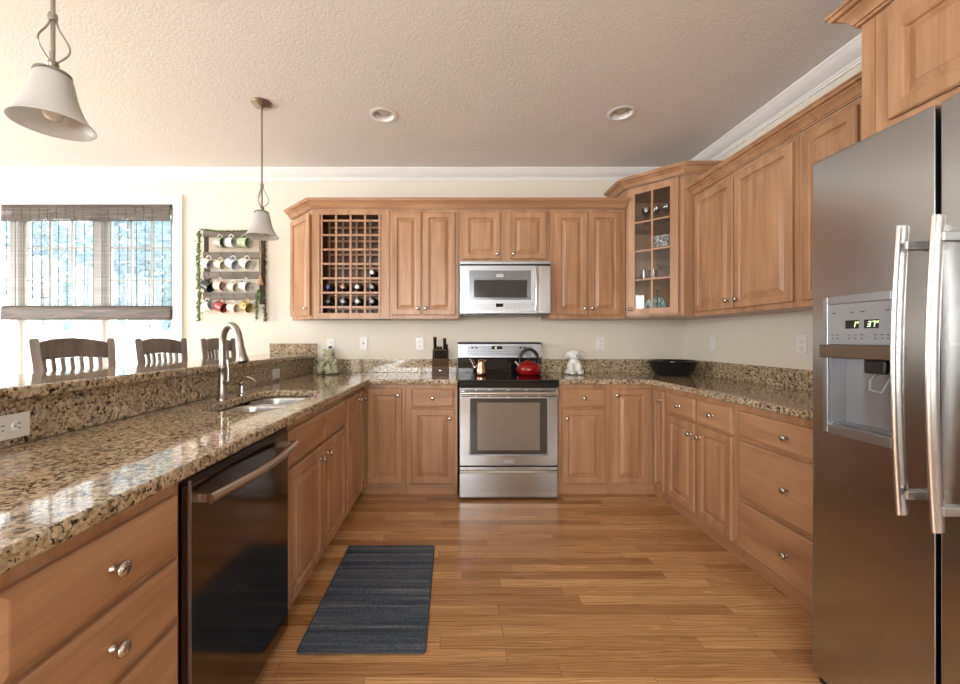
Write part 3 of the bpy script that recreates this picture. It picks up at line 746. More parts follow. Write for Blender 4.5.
MB().box(.080, .602, -.0085, -.0065, .028, .098).build('control_panel', plain('microwave_controls', (.50, .52, .55), .3, metal=.4, vary=.02), md)
MB().box(.300, .362, -.010, -.0087, .058, .086).build('display', M['blackglass'], md)
mk = MB()
for x in [.115+.031*k for k in range(6)]+[.385+.03*k for k in range(3)]+[.49+.03*k for k in range(3)]:
    for z in (.045, .072): mk.box(x, x+.012, -.0092, -.0086, z, z+.005)
mk.build('control_markings', M['grey_pl'], md)
h = MB(); n = 10; h.tube([(.628, -.030-.014*math.sin(PI*k/n), .030+.345*k/n) for k in range(n+1)], .009, 12); h.box(.621, .635, -.03, -.006, .036, .056); h.box(.621, .635, -.03, -.006, .350, .370)
h.build('handle', M['chrome'], md, smooth=45)
MB().box(.03, .73, .03, .37, -.006, -.0005).build('bottom_vent', M['black'], mw)

# ------------------------------------------------------------ sink, faucet, soap pump
sk = thing('sink', 'double-bowl stainless undermount sink', 'sink', ((SX0+SX1)/2, (SY0+SY1)/2, .66)); T_ = rel(sk.location)
def bowl(y0, y1, nm):
    top = rrect(SX0-.004, SX1+.004, y0, y1, .085); m = MB(T_); n = len(top)
    cx, cy = (SX0+SX1)/2, (y0+y1)/2; lv = [(1, .8745), (.985, .86), (.965, .72), (.93, .695), (.80, .685), (.12, .680)]
    vs = [(cx+(p[0]-cx)*k, cy+(p[1]-cy)*k, z) for k, z in lv for p in top]
    fs = [(i*n+j, i*n+(j+1) % n, (i+1)*n+(j+1) % n, (i+1)*n+j) for i in range(len(lv)-1) for j in range(n)]
    m._add(vs, fs+[tuple(range((len(lv)-1)*n, len(lv)*n))])
    b = m.build(nm, M['sinksteel'], sk, smooth=45, solid=.002)
    MB(T_).lathe([(0, .6815), (.028, .6815), (.034, .6835), (.042, .6835), (.044, .6815)], 24, c=(cx, cy, 0)).build('drain', M['chrome'], b, smooth=40)
ym = 2.15
bowl(SY0-.004, ym-.012, 'large_bowl'); bowl(ym+.012, SY1+.004, 'small_bowl')
MB(T_).box(SX0+.0, SX1-.0, ym-.0115, ym+.0115, .850, .868).build('divider', M['sinksteel'], sk, bevel=.004)

M['faucet'] = steel('aged_brushed_nickel', (.40, .375, .345), .30, 'z')
fc = thing('faucet', 'brushed nickel gooseneck pull-down faucet with side lever', 'faucet', (-1.193, 2.08, .9155))
MB().lathe([(.0, 0), (.031, 0), (.031, .006), (.025, .012), (.021, .05), (.0195, .11), (.0195, .150), (.0225, .156), (.0225, .166), (.017, .172), (.0, .172)], 24).build('base', M['faucet'], fc, smooth=40)
dr = Vector((.17, -.13, 0)).normalized(); rad = .093
pts = [Vector((0, 0, .17)), Vector((0, 0, .23)), Vector((0, 0, .29))]
for k in range(1, 13):
    a = PI*k/12*.93; pts.append(Vector((0, 0, .29))+dr*(rad-rad*math.cos(a))+Vector((0, 0, rad*math.sin(a))))
nk = MB().tube(pts, .0165, 16).build('neck', M['faucet'], fc, smooth=60)
e = pts[-1]; t0 = (pts[-1]-pts[-2]).normalized()
MB().tube([e-t0*.004, e+t0*.03, e+t0*.034, e+t0*.08, e+t0*.112, e+t0*.118], [.0175, .0175, .0170, .021, .028, .025], 18).build('spray_head', M['faucet'], fc, smooth=45)
MB().tube([e+t0*.118, e+t0*.121], .017, 16).build('spray_nozzle', M['black'], fc)
MB().tube([(.015, -.010, .085), (.036, -.014, .088), (.040, -.015, .100), (.040, -.015, .15), (.034, -.014, .205)], [.012, .012, .010, .007, .009], 12).build('lever', M['faucet'], fc, smooth=50)

sp = thing('soap_dispenser', 'small nickel soap dispenser right of the faucet', 'soap dispenser', (-1.180, 2.25, .9155))
MB().lathe([(0, 0), (.022, 0), (.022, .005), (.014, .010), (.012, .045), (.016, .05), (.016, .060), (.009, .066), (.0, .066)], 20).build('base', M['nickel'], sp, smooth=40)
sp.scale = (1.25, 1.25, 1.1)
MB().tube([(0, 0, .06), (.005, -.002, .078), (.03, -.012, .088), (.06, -.024, .080), (.075, -.03, .066)], [.008, .008, .007, .006, .005], 12).build('spout', M['nickel'], sp, smooth=60)

# ------------------------------------------------------------ outlets and switches
def outlet(label, loc, rz, roll=0, kind='duplex', cat='outlet'):
    o = thing('wall_outlet' if kind == 'duplex' else 'wall_plate', label, cat, loc, rz)
    Tt = Matrix.Rotation(R(roll), 4, 'Y')
    MB(Tt).box(-.036, .036, -.006, -.0005, -.058, .058).build('plate', M['white'], o, bevel=.002)
    if kind == 'duplex':
        for z in (-.022, .022):
            f_ = MB(Tt @ Matrix.Translation((0, -.006, z))).lathe([(0, .003), (.0155, .003), (.017, 0)], 20, axis='y').build('socket', M['white'], o)
            m = MB(Tt); m.box(-.008, -.0055, -.0096, -.0088, z-.002, z+.007); m.box(.0055, .008, -.0096, -.0088, z-.001, z+.006); m.box(-.002, .002, -.0096, -.0088, z-.010, z-.006)
            m.build('slots', M['black'], f_)
    elif kind == 'switch': MB(Tt).box(-.016, .016, -.010, -.006, -.032, .032).build('rocker', M['white'], o, bevel=.002)
    else: MB(Tt).box(-.006, .006, -.008, -.006, -.007, .006).build('jack', M['black'], o)
    return o
yb = YB-.0005
ou = outlet('white outlet with a black plug above the frog jar', (PX(331, YB), yb, 1.170), 0)
outlet('white jack plate with one dark hole on the back wall', (PX(363.6, YB), yb, PZ(343.3, YB)), 0, kind='jack', cat='wall plate')
outlet('white outlet on the back wall left of the knife block', (PX(419.8, YB), yb, PZ(343.8, YB)), 0)
outlet('white outlet on the back wall right of the dog figurine', (PX(600.3, YB), yb, PZ(343.3, YB)), 0)
outlet('white switch plate on the right wall near the corner', (XR-.0005, 3.34, PZ(344, 3.34)), -90, kind='switch', cat='wall plate')
outlet('white outlet on the right wall beside the refrigerator', (XR-.0005, 2.49, PZ(344.5, 2.49)), -90)
outlet('white outlet set sideways in the bar backsplash at left edge', (-1.290, 1.160, .973), 90, roll=90)
outlet('white outlet set sideways in the bar backsplash beyond the faucet', (-1.290, 2.93, .972), 90, roll=90)
pc = thing('power_cord', 'black plug and cord running down behind the frog jar', 'cord', (PX(331, YB), YB-.010, 1.148))
MB().box(-.013, .013, -.028, 0, -.012, .012).build('plug', M['black'], pc, bevel=.004)
MB().tube([(0, -.02, -.01), (-.012, -.026, -.03), (-.02, -.034, -.09), (-.03, -.06, -.20), (-.035, -.07, -.229)], .003, 8).build('cord', M['black'], pc, smooth=60)

# ------------------------------------------------------------ things on the worktops
def mottled(name, a, b, c_, rough=.25, scale=26):
    t = NT(name); v = t.obj(); f = t.noise(v, scale, 3, .6, .4)
    t.set(Base_Color=t.ramp(f, [(.36, c_), (.44, a), (.6, b)]), Roughness=rough); return t.m
M['frog'] = mottled('mottled_green_ceramic', (.33, .34, .22), (.52, .50, .36), (.05, .07, .03))
M['whitecer'] = plain('white_ceramic', (.78, .80, .79), .18, vary=.03)
fg = thing('frog_jar', 'mottled green ceramic frog-shaped jar in the left corner', 'jar', (-1.090, 3.545, .9155))
m = MB(); m.ell((0, 0, .062), (.082, .075, .062)); m.lathe([(.0, .002), (.070, .002), (.080, .02), (.082, .06), (.070, .11), (.056, .150), (.05, .165), (0, .170)], 24)
for s in (-1, 1):
    m.ell((s*.066, -.052, .022), (.026, .036, .022)); m.ell((s*.075, -.02, .05), (.024, .045, .045)); m.ell((s*.067, -.045, .105), (.014, .016, .045), rot=Matrix.Rotation(R(s*18), 4, 'Y').to_euler()); m.ell((s*.055, -.065, .075), (.015, .014, .015))
m.build('body', M['frog'], fg, remesh=.004)
m = MB(); m.ell((0, -.01, .180), (.054, .050, .030))
for s in (-1, 1): m.ell((s*.034, -.015, .207), (.019, .019, .019))
hd = m.build('head_lid', M['frog'], fg, remesh=.004)
m = MB()
for s in (-1, 1): m.ell((s*.034, -.031, .210), (.006, .004, .006))
m.build('eyes', M['black'], hd, smooth=180)

M['blockwood'] = wood('dark_block_wood', (.055, .03, .018), (.09, .048, .026), (.13, .07, .038), 'x', coat=0, rough=.6)
kb = thing('knife_block', 'dark wooden knife block full of black-handled knives left of the stove', 'knife block', (-.100, 3.47, .9155))
m = MB(); prof = [(-.065, 0), (.075, 0), (.095, .205), (.045, .225), (-.052, .085), (-.065, .080)]
vs = [(x, y, z) for x in (-.070, .070) for y, z in prof]; k_ = len(prof)
m._add(vs, [tuple(range(k_)), tuple(range(2*k_-1, k_-1, -1))]+[(i, (i+1) % k_, (i+1) % k_+k_, i+k_) for i in range(k_)])
bl = m.build('block', M['blockwood'], kb, bevel=.003)
MB().ell((0, -.066, .040), (.017, .003, .008)).build('emblem', M['nickel'], bl, smooth=180)
dirv = Vector((0, -.42, .91)).normalized()
def knife(x, y, z, L, r, parent=kb):
    k = thing('kitchen_knife', '', 'knife', (kb.location.x+x, kb.location.y+y, kb.location.z+z))
    MB().tube([(0, 0, 0), tuple(dirv*.012), tuple(dirv*L*.5), tuple(dirv*L)], [r*.8, r, r*.85, r], 10, flat=(1.0, .62)).build('handle', M['black'], k, smooth=60)
    MB().tube([tuple(dirv*(L-.002)), tuple(dirv*(L+.005))], r*1.05, 10, flat=(1.0, .62)).build('pommel', M['chrome'], k, smooth=60)
    MB().tube([tuple(dirv*(-.004)), tuple(dirv*.002)], r*.95, 10, flat=(1.0, .62)).build('bolster', M['chrome'], k, smooth=60)
    return k
for i in range(5):
    k = knife(-.044+.022*i, -.020, .139, .085, .0095); k['label'] = 'steak knife with black handle in the lower row of the knife block'; k['group'] = 'steak knives in the knife block'
for x, y, z, L, r, lb in ((-.048, .040, .226, .105, .016, 'tallest black-handled knife at the left of the knife block'), (.036, .040, .226, .095, .015, 'black-handled knife at the upper right of the knife block'),
                     (.056, .028, .210, .055, .010, 'short black-handled knife at the right edge of the knife block')):
    k = knife(x, y, z, L, r); k['label'] = lb
for x in (-.022, .004): k = knife(x, .015, .190, .055, .0125); k['label'] = 'short black-handled knife in the middle of the knife block'; k['group'] = 'short knives in the middle of the block'

M['copper'] = steel('copper', (.85, .50, .36), .18, 'z', rv=.03)
cz = .9180
cpn = thing('copper_pot', 'small copper coffee pot with long handle on the left of the cooktop', 'coffee pot', (PX(481, 3.40), 3.40, cz))
MB().lathe([(0, 0), (.040, 0), (.046, .012), (.044, .035), (.034, .085), (.028, .112), (.034, .130), (.032, .131), (.026, .112), (.032, .085), (.042, .03), (0, .010)], 28).build('body', M['copper'], cpn, smooth=40)
MB().tube([(-.028, 0, .090), (-.055, .005, .060), (-.075, .008, .105), (-.10, .01, .145)], [.004, .004, .0045, .006], 10).build('handle', M['chrome'], cpn, smooth=60)
MB().tube([(.028, 0, .112), (.040, 0, .124), (.046, 0, .130)], [.010, .007, .005], 10).build('spout', M['copper'], cpn, smooth=60)
M['red'] = plain('red_enamel', (.27, .006, .009), .08, vary=.08, scale=40)
kt = thing('tea_kettle', 'glossy red tea kettle with black arched handle on the cooktop', 'kettle', (PX(529, 3.43), 3.43, cz))
kbd = MB().lathe([(0, 0), (.078, 0), (.092, .008), (.106, .035), (.108, .055), (.098, .082), (.072, .104), (.045, .112), (0, .114)], 36).build('body', M['red'], kt, smooth=60)
MB().lathe([(.046, .112), (.044, .118), (.02, .124), (0, .125)], 28).build('lid', M['red'], kt, smooth=60)
MB().lathe([(.006, .124), (.006, .130), (.014, .136), (.014, .144), (.006, .150), (0, .150)], 18).build('lid_knob', M['black'], kt, smooth=50)
n = 14; MB().tube([(.080*math.cos(PI*k/n)*(1+.12*math.sin(PI*k/n)), 0, .095+.125*math.sin(PI*k/n)) for k in range(n+1)], [.009]*3+[.0145]*9+[.009]*3, 12).build('handle', M['black'], kt, smooth=60)
MB().tube([(-.085, -.012, .070), (-.105, -.018, .095), (-.122, -.022, .115)], [.020, .014, .010], 14).build('spout', M['chrome'], kt, smooth=60)

dg = thing('dog_figurine', 'white ceramic puppy figurine sitting right of the stove', 'figurine', (1.070, 3.50, .9155))
m = MB(); m.ell((0, .012, .062), (.056, .05, .062)); m.ell((0, 0, .105), (.040, .038, .040)); m.ell((0, -.010, .165), (.052, .046, .045)); m.ell((0, -.050, .150), (.024, .022, .018))
for s in (-1, 1):
    m.ell((s*.030, -.035, .050), (.018, .020, .050)); m.ell((s*.032, -.052, .014), (.021, .028, .013)); m.ell((s*.055, .005, .022), (.020, .040, .022)); m.ell((s*.058, 0, .165), (.014, .026, .036), rot=Matrix.Rotation(R(-s*22), 4, 'Y').to_euler())
body = m.build('body', M['whitecer'], dg, remesh=.0035)
m = MB()
for s in (-1, 1): m.ell((s*.019, -.052, .172), (.004, .004, .005))
m.ell((0, -.071, .156), (.006, .004, .005)); m.build('eyes_and_nose', M['black'], body, smooth=180)

M['blackcer'] = plain('black_stoneware', (.012, .012, .014), .14, vary=.1)
dg.scale = (1.12, 1.0, 1.06)
pl = thing('serving_dish', 'wide low black serving dish in the right corner', 'dish', (1.895, 3.44, .9155))
MB().lathe([(0, 0), (.125, 0), (.135, .004), (.150, .020), (.172, .065), (.186, .112), (.196, .120), (.196, .127), (.184, .127), (.165, .075), (.14, .035), (0, .028)], 48).build('dish', M['blackcer'], pl, smooth=40)
for s in (-1, 1): MB().tube([(s*.18, -.04, .112), (s*.205, -.03, .112), (s*.212, 0, .112), (s*.205, .03, .112), (s*.18, .04, .112)], .007, 10).build('handle', M['blackcer'], pl, smooth=60)

# ------------------------------------------------------------ contents of the glass cabinet
sh0 = UZ0+.021; s1, s2, s3 = [z+.0045 for z in shz]
def glassware(x, y, z, prof, label, cat='glass', grp=None, mat='crystal', name='drinking_glass'):
    o = MB().lathe(prof, 24).build(name, M[mat], smooth=50, loc=(x, y, z)); tag(o, label, cat, grp); return o
tum = [(0, .0), (.030, .0), (.036, .10), (.034, .10), (.028, .006), (0, .006)]
gob = [(0, 0), (.032, 0), (.030, .003), (.005, .008), (.005, .055), (.022, .068), (.036, .10), (.036, .135), (.034, .135), (.033, .10), (0, .062)]
def dpos(u, d):   # u along the door, d behind it
    p = P1 + (P2-P1).normalized()*u + Vector((.7071, .7071))*d; return p.x, p.y
for u, lb in ((.13, 'left'), (.21, 'second'), (.29, 'third'), (.37, 'right')):
    x, y = dpos(u, .10); glassware(x, y, s3, gob, lb+' clear goblet on the top shelf of the glass cabinet', grp='goblets on the top shelf')
def lattice_bowl_mat():
    t = NT('white_woven_bowl'); v = t.obj(); ck = t.n('ShaderNodeTexVoronoi'); t.l(t.mapping(v, (70, 70, 70)), ck.inputs[0]); ck.inputs['Scale'].default_value = 1
    t.set(Base_Color=t.ramp(ck.outputs['Distance'], [(.28, (.72, .74, .74)), (.45, (.10, .11, .12))]), Roughness=.35); return t.m
M['woven'] = lattice_bowl_mat()
x, y = dpos(.27, .165); glassware(x, y, s2, [(0, 0), (.085, 0), (.105, .02), (.115, .085), (.118, .115), (.113, .115), (.108, .07), (.08, .008), (0, .008)], 'white patterned bowl with dark openings inside the glass cabinet', 'bowl', mat='woven', name='patterned_bowl')
x, y = dpos(.31, .12); glassware(x, y, s1, [(0, 0), (.05, 0), (.015, .012), (.012, .05), (.075, .075), (.105, .12), (.102, .12), (.07, .082), (0, .062)], 'clear footed glass bowl in the glass cabinet, third row', 'bowl', name='footed_bowl')
for u, lb in ((.085, 'left'), (.165, 'right')):
    x, y = dpos(u, .17); glassware(x, y, s1, tum, lb+' clear tumbler beside the footed bowl in the glass cabinet', grp='tumblers beside the footed bowl')
M['teal'] = mottled('teal_painted_china', (.12, .42, .42), (.55, .72, .70), (.03, .10, .12), .2, 40)
x, y = dpos(.16, .22); pd_ = MB(Matrix.Rotation(R(-45), 4, 'Z') @ Matrix.Rotation(R(-12), 4, 'X')).lathe([(0, 0), (.060, .002), (.085, .012), (.085, .016), (.058, .006), (0, .005)], 32, c=(0, 0, .088), axis='y').build('painted_plate', M['teal'], smooth=40, loc=(x, y, sh0))
tag(pd_, 'small teal painted plate standing at the bottom of the glass cabinet', 'plate')
ch = thing('candle_holder', 'dark metal candle stand inside the glass corner cabinet', 'candle holder', dpos(.21, .13)+(sh0,))
MB().lathe([(0, 0), (.04, 0), (.04, .004), (.005, .010), (.004, .200), (.022, .205), (.022, .212), (0, .212)], 20).build('stand', M['black'], ch, smooth=40)
MB().tube([(.005, 0, .03), (.03, 0, .06), (.03, 0, .14), (.005, 0, .17)], .003, 8).build('scroll', M['black'], ch, smooth=60)
for u, lb in ((.11, 'left'), (.29, 'middle'), (.36, 'right')):
    x, y = dpos(u, .09); glassware(x, y, sh0, [(0, 0), (.022, 0), (.028, .07), (.026, .07), (.02, .005), (0, .005)], lb+' small clear glass at the bottom of the glass cabinet', grp='small glasses at the bottom')

# ------------------------------------------------------------ rug
def rug_mat():
    t = NT('slate_rug'); v = t.obj(); sp_ = t.n('ShaderNodeSeparateXYZ'); t.l(v, sp_.inputs[0])
    wn = t.noise(t.mapping(v, (.5, 16, 1)), 1.6, 3, .7, .1); fz = t.noise(v, 190, 2, .7); f2 = t.noise(t.mapping(v, (30, 160, 1)), 2, 2)
    c = t.ramp(wn, [(.34, (.045, .062, .088)), (.50, (.085, .105, .135)), (.60, (.13, .155, .185)), (.70, (.24, .26, .29))])
    c = t.mix(.75, c, t.ramp(fz, [(.3, (.35, .35, .35)), (.65, (1.7, 1.7, 1.7))]), 'MULTIPLY')
    t.set(Base_Color=c, Roughness=.95, Specular_IOR_Level=.1); t.bump(t.math('ADD', fz, t.math('MULTIPLY', wn, 2.0)), .8, .004); return t.m
rg = thing('kitchen_rug', 'slate blue striped kitchen rug on the oak floor', 'rug', (-.356, 1.960, .0005), 0)
MB().prism(rrect(-.249, .249, -.40, .40, .012, 3), 0, .007).build('pile', rug_mat(), rg, bevel=.002)
MB().tube([(p[0], p[1], .0045) for p in rrect(-.251, .251, -.402, .402, .012, 3)], .004, 8, close=True).build('binding', plain('rug_binding', (.07, .075, .085), .9), rg, smooth=60)

# ------------------------------------------------------------ recessed lights
for (x, y), lb in zip(CANS, ('round recessed ceiling light above the left of the stove', 'round recessed ceiling light toward the glass corner cabinet')):
    o = thing('recessed_light', lb, 'ceiling light', (x, y, H))
    MB().lathe([(.077, .004), (.077, -.001), (.094, -.003), (.094, -.006), (.074, -.007), (.072, .004)], 36).build('trim_ring', M['trim'], o, smooth=30)
    MB().lathe([(.0735, .002), (.070, .05), (.055, .085), (0, .088)], 36).build('reflector', M['trim'], o, smooth=60)
    MB().lathe([(0, .012), (.030, .016), (.046, .030), (.048, .045), (.03, .07), (.02, .086)], 28).build('bulb', plain('frosted_bulb', (.7, .7, .68), .3), o, smooth=60)

# ------------------------------------------------------------ pendants
def frosted():
    t = NT('frosted_shade_glass'); tr = t.n('ShaderNodeBsdfTranslucent'); tr.inputs[0].default_value = (.68, .68, .67, 1)
    t.set(Base_Color=(.70, .695, .68), Roughness=.28)
    mx = t.n('ShaderNodeMixShader'); mx.inputs[0].default_value = .38; t.l(t.b.outputs[0], mx.inputs[1]); t.l(tr.outputs[0], mx.inputs[2]); t.l(mx.outputs[0], t.out.inputs[0]); return t.m
M['shade'] = frosted()
def pendant(y, label):
    o = thing('pendant_lamp', label, 'pendant lamp', (-1.26, y, H-.0005), group='pendant lamps over the bar')
    MB().lathe([(0, 0), (.066, 0), (.066, -.006), (.055, -.018), (.02, -.026), (.012, -.034), (0, -.034)], 32).build('canopy', M['nickel_d'], o, smooth=40)
    z1 = 2.245-H; z0 = 2.095-H
    m = MB().tube([(0, 0, -.03), (0, 0, z0)], .0062, 12)
    m.lathe([(0, z1+.012), (.011, z1+.010), (.013, z1), (.011, z1-.012), (0, z1-.014)], 16)
    m.build('rod', M['nickel_d'], o, smooth=50)
    m = MB()
    for s in range(3):
        a = 2*PI*s/3+.4; pts = []
        for k in range(15):
            f = k/14; rr = .008+.034*math.sin(PI*f**1.6)**1.2 if 0 < f < 1 else .008
            pts.append((rr*math.cos(a), rr*math.sin(a), z1-.005-(z1-z0-.01)*f))
        m.tube(pts, .0028, 8)
    m.build('scroll_cage', M['nickel_d'], o, smooth=60)
    MB().lathe([(0, z0+.012), (.012, z0+.010), (.016, z0), (.012, z0-.008), (.030, z0-.018), (.046, z0-.026), (.048, z0-.032), (0, z0-.034)], 24).build('socket_cup', M['nickel_d'], o, smooth=40)
    zz = lambda q: q-H
    sh = [(.026, 2.068), (.042, 2.064), (.049, 2.048), (.053, 2.020), (.060, 1.985), (.072, 1.950), (.088, 1.920), (.106, 1.903)]
    MB().lathe([(r, zz(q)) for r, q in sh], 48).build('lamp_shade', M['shade'], o, smooth=180, solid=.004, sub=1)
    MB().lathe([(.014, zz(2.055)), (.014, zz(2.02)), (.028, zz(1.975)), (.030, zz(1.95)), (.02, zz(1.925)), (0, zz(1.918))], 24).build('bulb', plain('bulb_glass', (.75, .74, .70), .15), o, smooth=60)
pendant(2.65, 'far pendant lamp with frosted bell shade, in front of the mug rack')
pendant(1.263, 'near pendant lamp with frosted bell shade, at top left')

# ------------------------------------------------------------ bamboo shade
M['reed'] = wood('bamboo_reed', (.055, .044, .037), (.10, .08, .068), (.165, .14, .12), 'x', rough=.6, s=3)
M['string'] = plain('shade_string', (.06, .055, .05), .8)
sb0, sb1 = -4.170, -2.606; sy_ = YB-.010
bs = thing('bamboo_shade', 'woven bamboo roman shade hanging in the dining window', 'window shade', ((sb0+sb1)/2, sy_, 2.470)); T_ = rel(bs.location)
rnd = random.Random(5)
def reeds(z0, z1, pitch, th, y, wav=.0):
    m = MB(T_); z = z0
    while z < z1:
        q = rnd.uniform(-.0006, .0006); w_ = th*rnd.uniform(.75, 1.2); n = 12
        for k in range(n):
            a, b = sb0+(sb1-sb0)*k/n, sb0+(sb1-sb0)*(k+1)/n
            za, zb = (z+q+wav*math.sin(a*9+z*60), z+q+wav*math.sin(b*9+z*60))
            m._add([(a, y-.0012, za-w_/2), (b, y-.0012, zb-w_/2), (b, y-.0012, zb+w_/2), (a, y-.0012, za+w_/2),
                    (a, y+.0012, za-w_/2), (b, y+.0012, zb-w_/2), (b, y+.0012, zb+w_/2), (a, y+.0012, za+w_/2)],
                   [(0, 1, 2, 3), (7, 6, 5, 4), (0, 4, 5, 1), (3, 2, 6, 7)])
        z += pitch
    return m
reeds(1.535, 2.330, .0088, .0027, sy_, .0006).build('woven_panel', M['reed'], bs)
reeds(2.318, 2.462, .0062, .0056, sy_-.020, .0012).build('valance', M['reed'], bs)
MB(T_).box(sb0, sb1, sy_-.016, sy_+.004, 2.450, 2.470).build('head_rail', M['reed'], bs)
m = MB(T_); x = sb0+.03
while x < sb1: m.box(x-.0028, x+.0028, sy_-.0028, sy_-.0014, 1.53, 2.34); m.box(x-.0009, x+.0009, sy_-.0238, sy_-.0224, 2.318, 2.46); x += .0805
m.build('strings', M['string'], bs)
m = MB(T_)
prof = [(0, 0), (.018, -.004), (.030, .012), (.030, .040), (.024, .055), (.030, .070), (.028, .105), (.014, .125), (0, .128)]
n = 14; pth = [(sb0+(sb1-sb0)*k/n, sy_+.004) for k in range(n+1)]
m.sweep(pth, prof, 1.408); m.build('folded_stack', M['reed'], bs, smooth=50)
cd = thing('shade_cord', 'thin pull cord with small pendant at the right of the shade', 'cord', (PX(169, 3.675), 3.675, PZ(326, 3.675)))
MB().tube([(0, 0, .01), (0, 0, 1.12)], .0012, 6).build('cord', M['string'], cd); MB().lathe([(0, -.018), (.006, -.012), (.005, .005), (.002, .014), (0, .015)], 12).build('tassel', M['string'], cd, smooth=60)

# ------------------------------------------------------------ bar stools
M['stool'] = wood('weathered_dark_wood', (.09, .072, .064), (.16, .13, .115), (.25, .21, .19), 'z', rough=.5)
def stool(y, label):
    o = thing('bar_stool', label, 'bar stool', (-1.72, y, 0), 90, group='bar stools along the bar')   # local -y faces the bar (+x)
    w_ = .207
    MB().prism(rrect(-.205, .205, -.19, .19, .03, 4), .700, .735).build('seat', M['stool'], o, bevel=.008)
    for s in (-1, 1):
        MB().tube([(s*.18, -.165, 0), (s*.172, -.155, .70)], [.018, .021], 4).build('front_leg', M['stool'], o)
        MB().tube([(s*.195, .235, 0), (s*.19, .180, .70), (s*.195, .182, .95), (s*w_, .205, 1.222), (s*(w_+.001), .206, 1.230)], [.02, .024, .023, .023, .015], 4, flat=(1, 1)).build('back_post', M['stool'], o)
    n = 12; m = MB()
    for k in range(n):
        a, b = -1+2*k/n, -1+2*(k+1)/n; f = lambda q: (q*(w_-.012), .203-.0+.022*(1-q*q))
        (xa, ya), (xb, yb_) = f(a), f(b); ta, tb = 1.205+.028*(1-a*a), 1.205+.028*(1-b*b); la, lb = 1.122+.012*(1-a*a), 1.122+.012*(1-b*b)
        m._add([(xa, ya, la), (xb, yb_, lb), (xb, yb_, tb), (xa, ya, ta), (xa, ya+.022, la), (xb, yb_+.022, lb), (xb, yb_+.022, tb), (xa, ya+.022, ta)],
               [(0, 1, 2, 3), (7, 6, 5, 4), (0, 4, 5, 1), (3, 2, 6, 7), (0, 3, 7, 4), (1, 5, 6, 2)])
    m.build('top_rail', M['stool'], o)
    MB().box(-.185, .185, .178, .200, .775, .815).build('lower_rail', M['stool'], o, bevel=.003)
    for k in range(7):
        x = -.141+.047*k; dy = .020*(1-(x/w_)**2)
        MB().tube([(x, .189, .812), (x*1.04, .198+dy*.6, .98), (x*1.08, .210+dy, 1.132)], .013, 4, flat=(.55, 1.1)).build('slat', M['stool'], o)
    for z, yy in ((.28, -.157), ): MB().box(-.165, .165, yy-.010, yy+.010, z-.018, z+.018).build('footrest', M['stool'], o, bevel=.003)
    for s in (-1, 1): MB().box(s*.182-.009, s*.182+.009, -.145, .20, .36, .39).build('side_stretcher', M['stool'], o)
stool(2.05, 'dark slat-back bar stool nearest the left edge, behind the bar')
stool(2.66, 'dark slat-back bar stool in the middle of the three')
stool(3.30, 'dark slat-back bar stool partly hidden by the faucet')
# ------------------------------------------------------------ mug rack
M['greywood'] = wood('weathered_grey_wood', (.10, .085, .07), (.18, .155, .135), (.28, .25, .22), 'x', rough=.7)
M['darkwood'] = plain('dark_stained_wood', (.045, .035, .03), .6, vary=.3)
ry = YB-.0005; PXb = lambda p: PX(p, 3.70); PZb = lambda p: PZ(p, 3.70)
rk = thing('mug_rack', 'weathered wooden wall rack with four rows of hooks for mugs', 'mug rack', (-2.04, ry, 1.40)); T_ = rel(rk.location)
for p0, p1 in ((230.5, 237), (252, 258.5), (271.5, 278.5), (292.5, 299.5)):
    MB(T_).box(PXb(203), PXb(261), ry-.030, ry-.016, PZb(p1), PZb(p0)).build('board', M['greywood'], rk, bevel=.002)
MB(T_).box(PXb(207.5), PXb(259), ry-.0155, ry-.008, PZb(252), PZb(237)).build('back_panel', plain('cream_board', (.52, .46, .38), .7, vary=.1), rk)
for a, b in ((203, 208), (258.5, 263)): MB(T_).box(PXb(a), PXb(b), ry-.0155, ry, PZb(304), PZb(230)).build('upright', M['darkwood'], rk, bevel=.001)
def hook(x, z):
    MB(T_).tube([(x, ry-.028, z), (x, ry-.050, z-.004), (x, ry-.062, z+.004), (x, ry-.060, z+.016)], .0022, 6).build('hook', M['black'], rk)
cols_ = {'sage': (.42, .47, .36), 'white': (.80, .79, .76), 'green': (.45, .55, .38), 'cream': (.78, .72, .55), 'pale blue': (.66, .73, .76), 'dark grey': (.045, .05, .06),
         'pink floral': (.74, .62, .56), 'black and white': (.70, .70, .69), 'red': (.38, .08, .07), 'olive yellow': (.55, .42, .16), 'ivory': (.80, .76, .66)}
accents = {'pink floral': (.35, .06, .05), 'black and white': (.04, .05, .08), 'white': (.35, .38, .50), 'pale blue': (.30, .42, .60), 'ivory': (.45, .20, .10), 'sage': (.75, .74, .66), 'green': (.20, .30, .18), 'cream': (.35, .40, .15), 'olive yellow': (.06, .05, .03)}
def mug_mat(c):
    k = 'mug_'+c.replace(' ', '_')
    if k not in M:
        t = NT(k); f = t.noise(t.obj(True), 34, 2, .5, .3)
        t.set(Base_Color=t.ramp(f, [(.40, cols_[c]), (.60, cols_[c]), (.66, accents.get(c, cols_[c])) ]), Roughness=.2); M[k] = t.m
    return M[k]
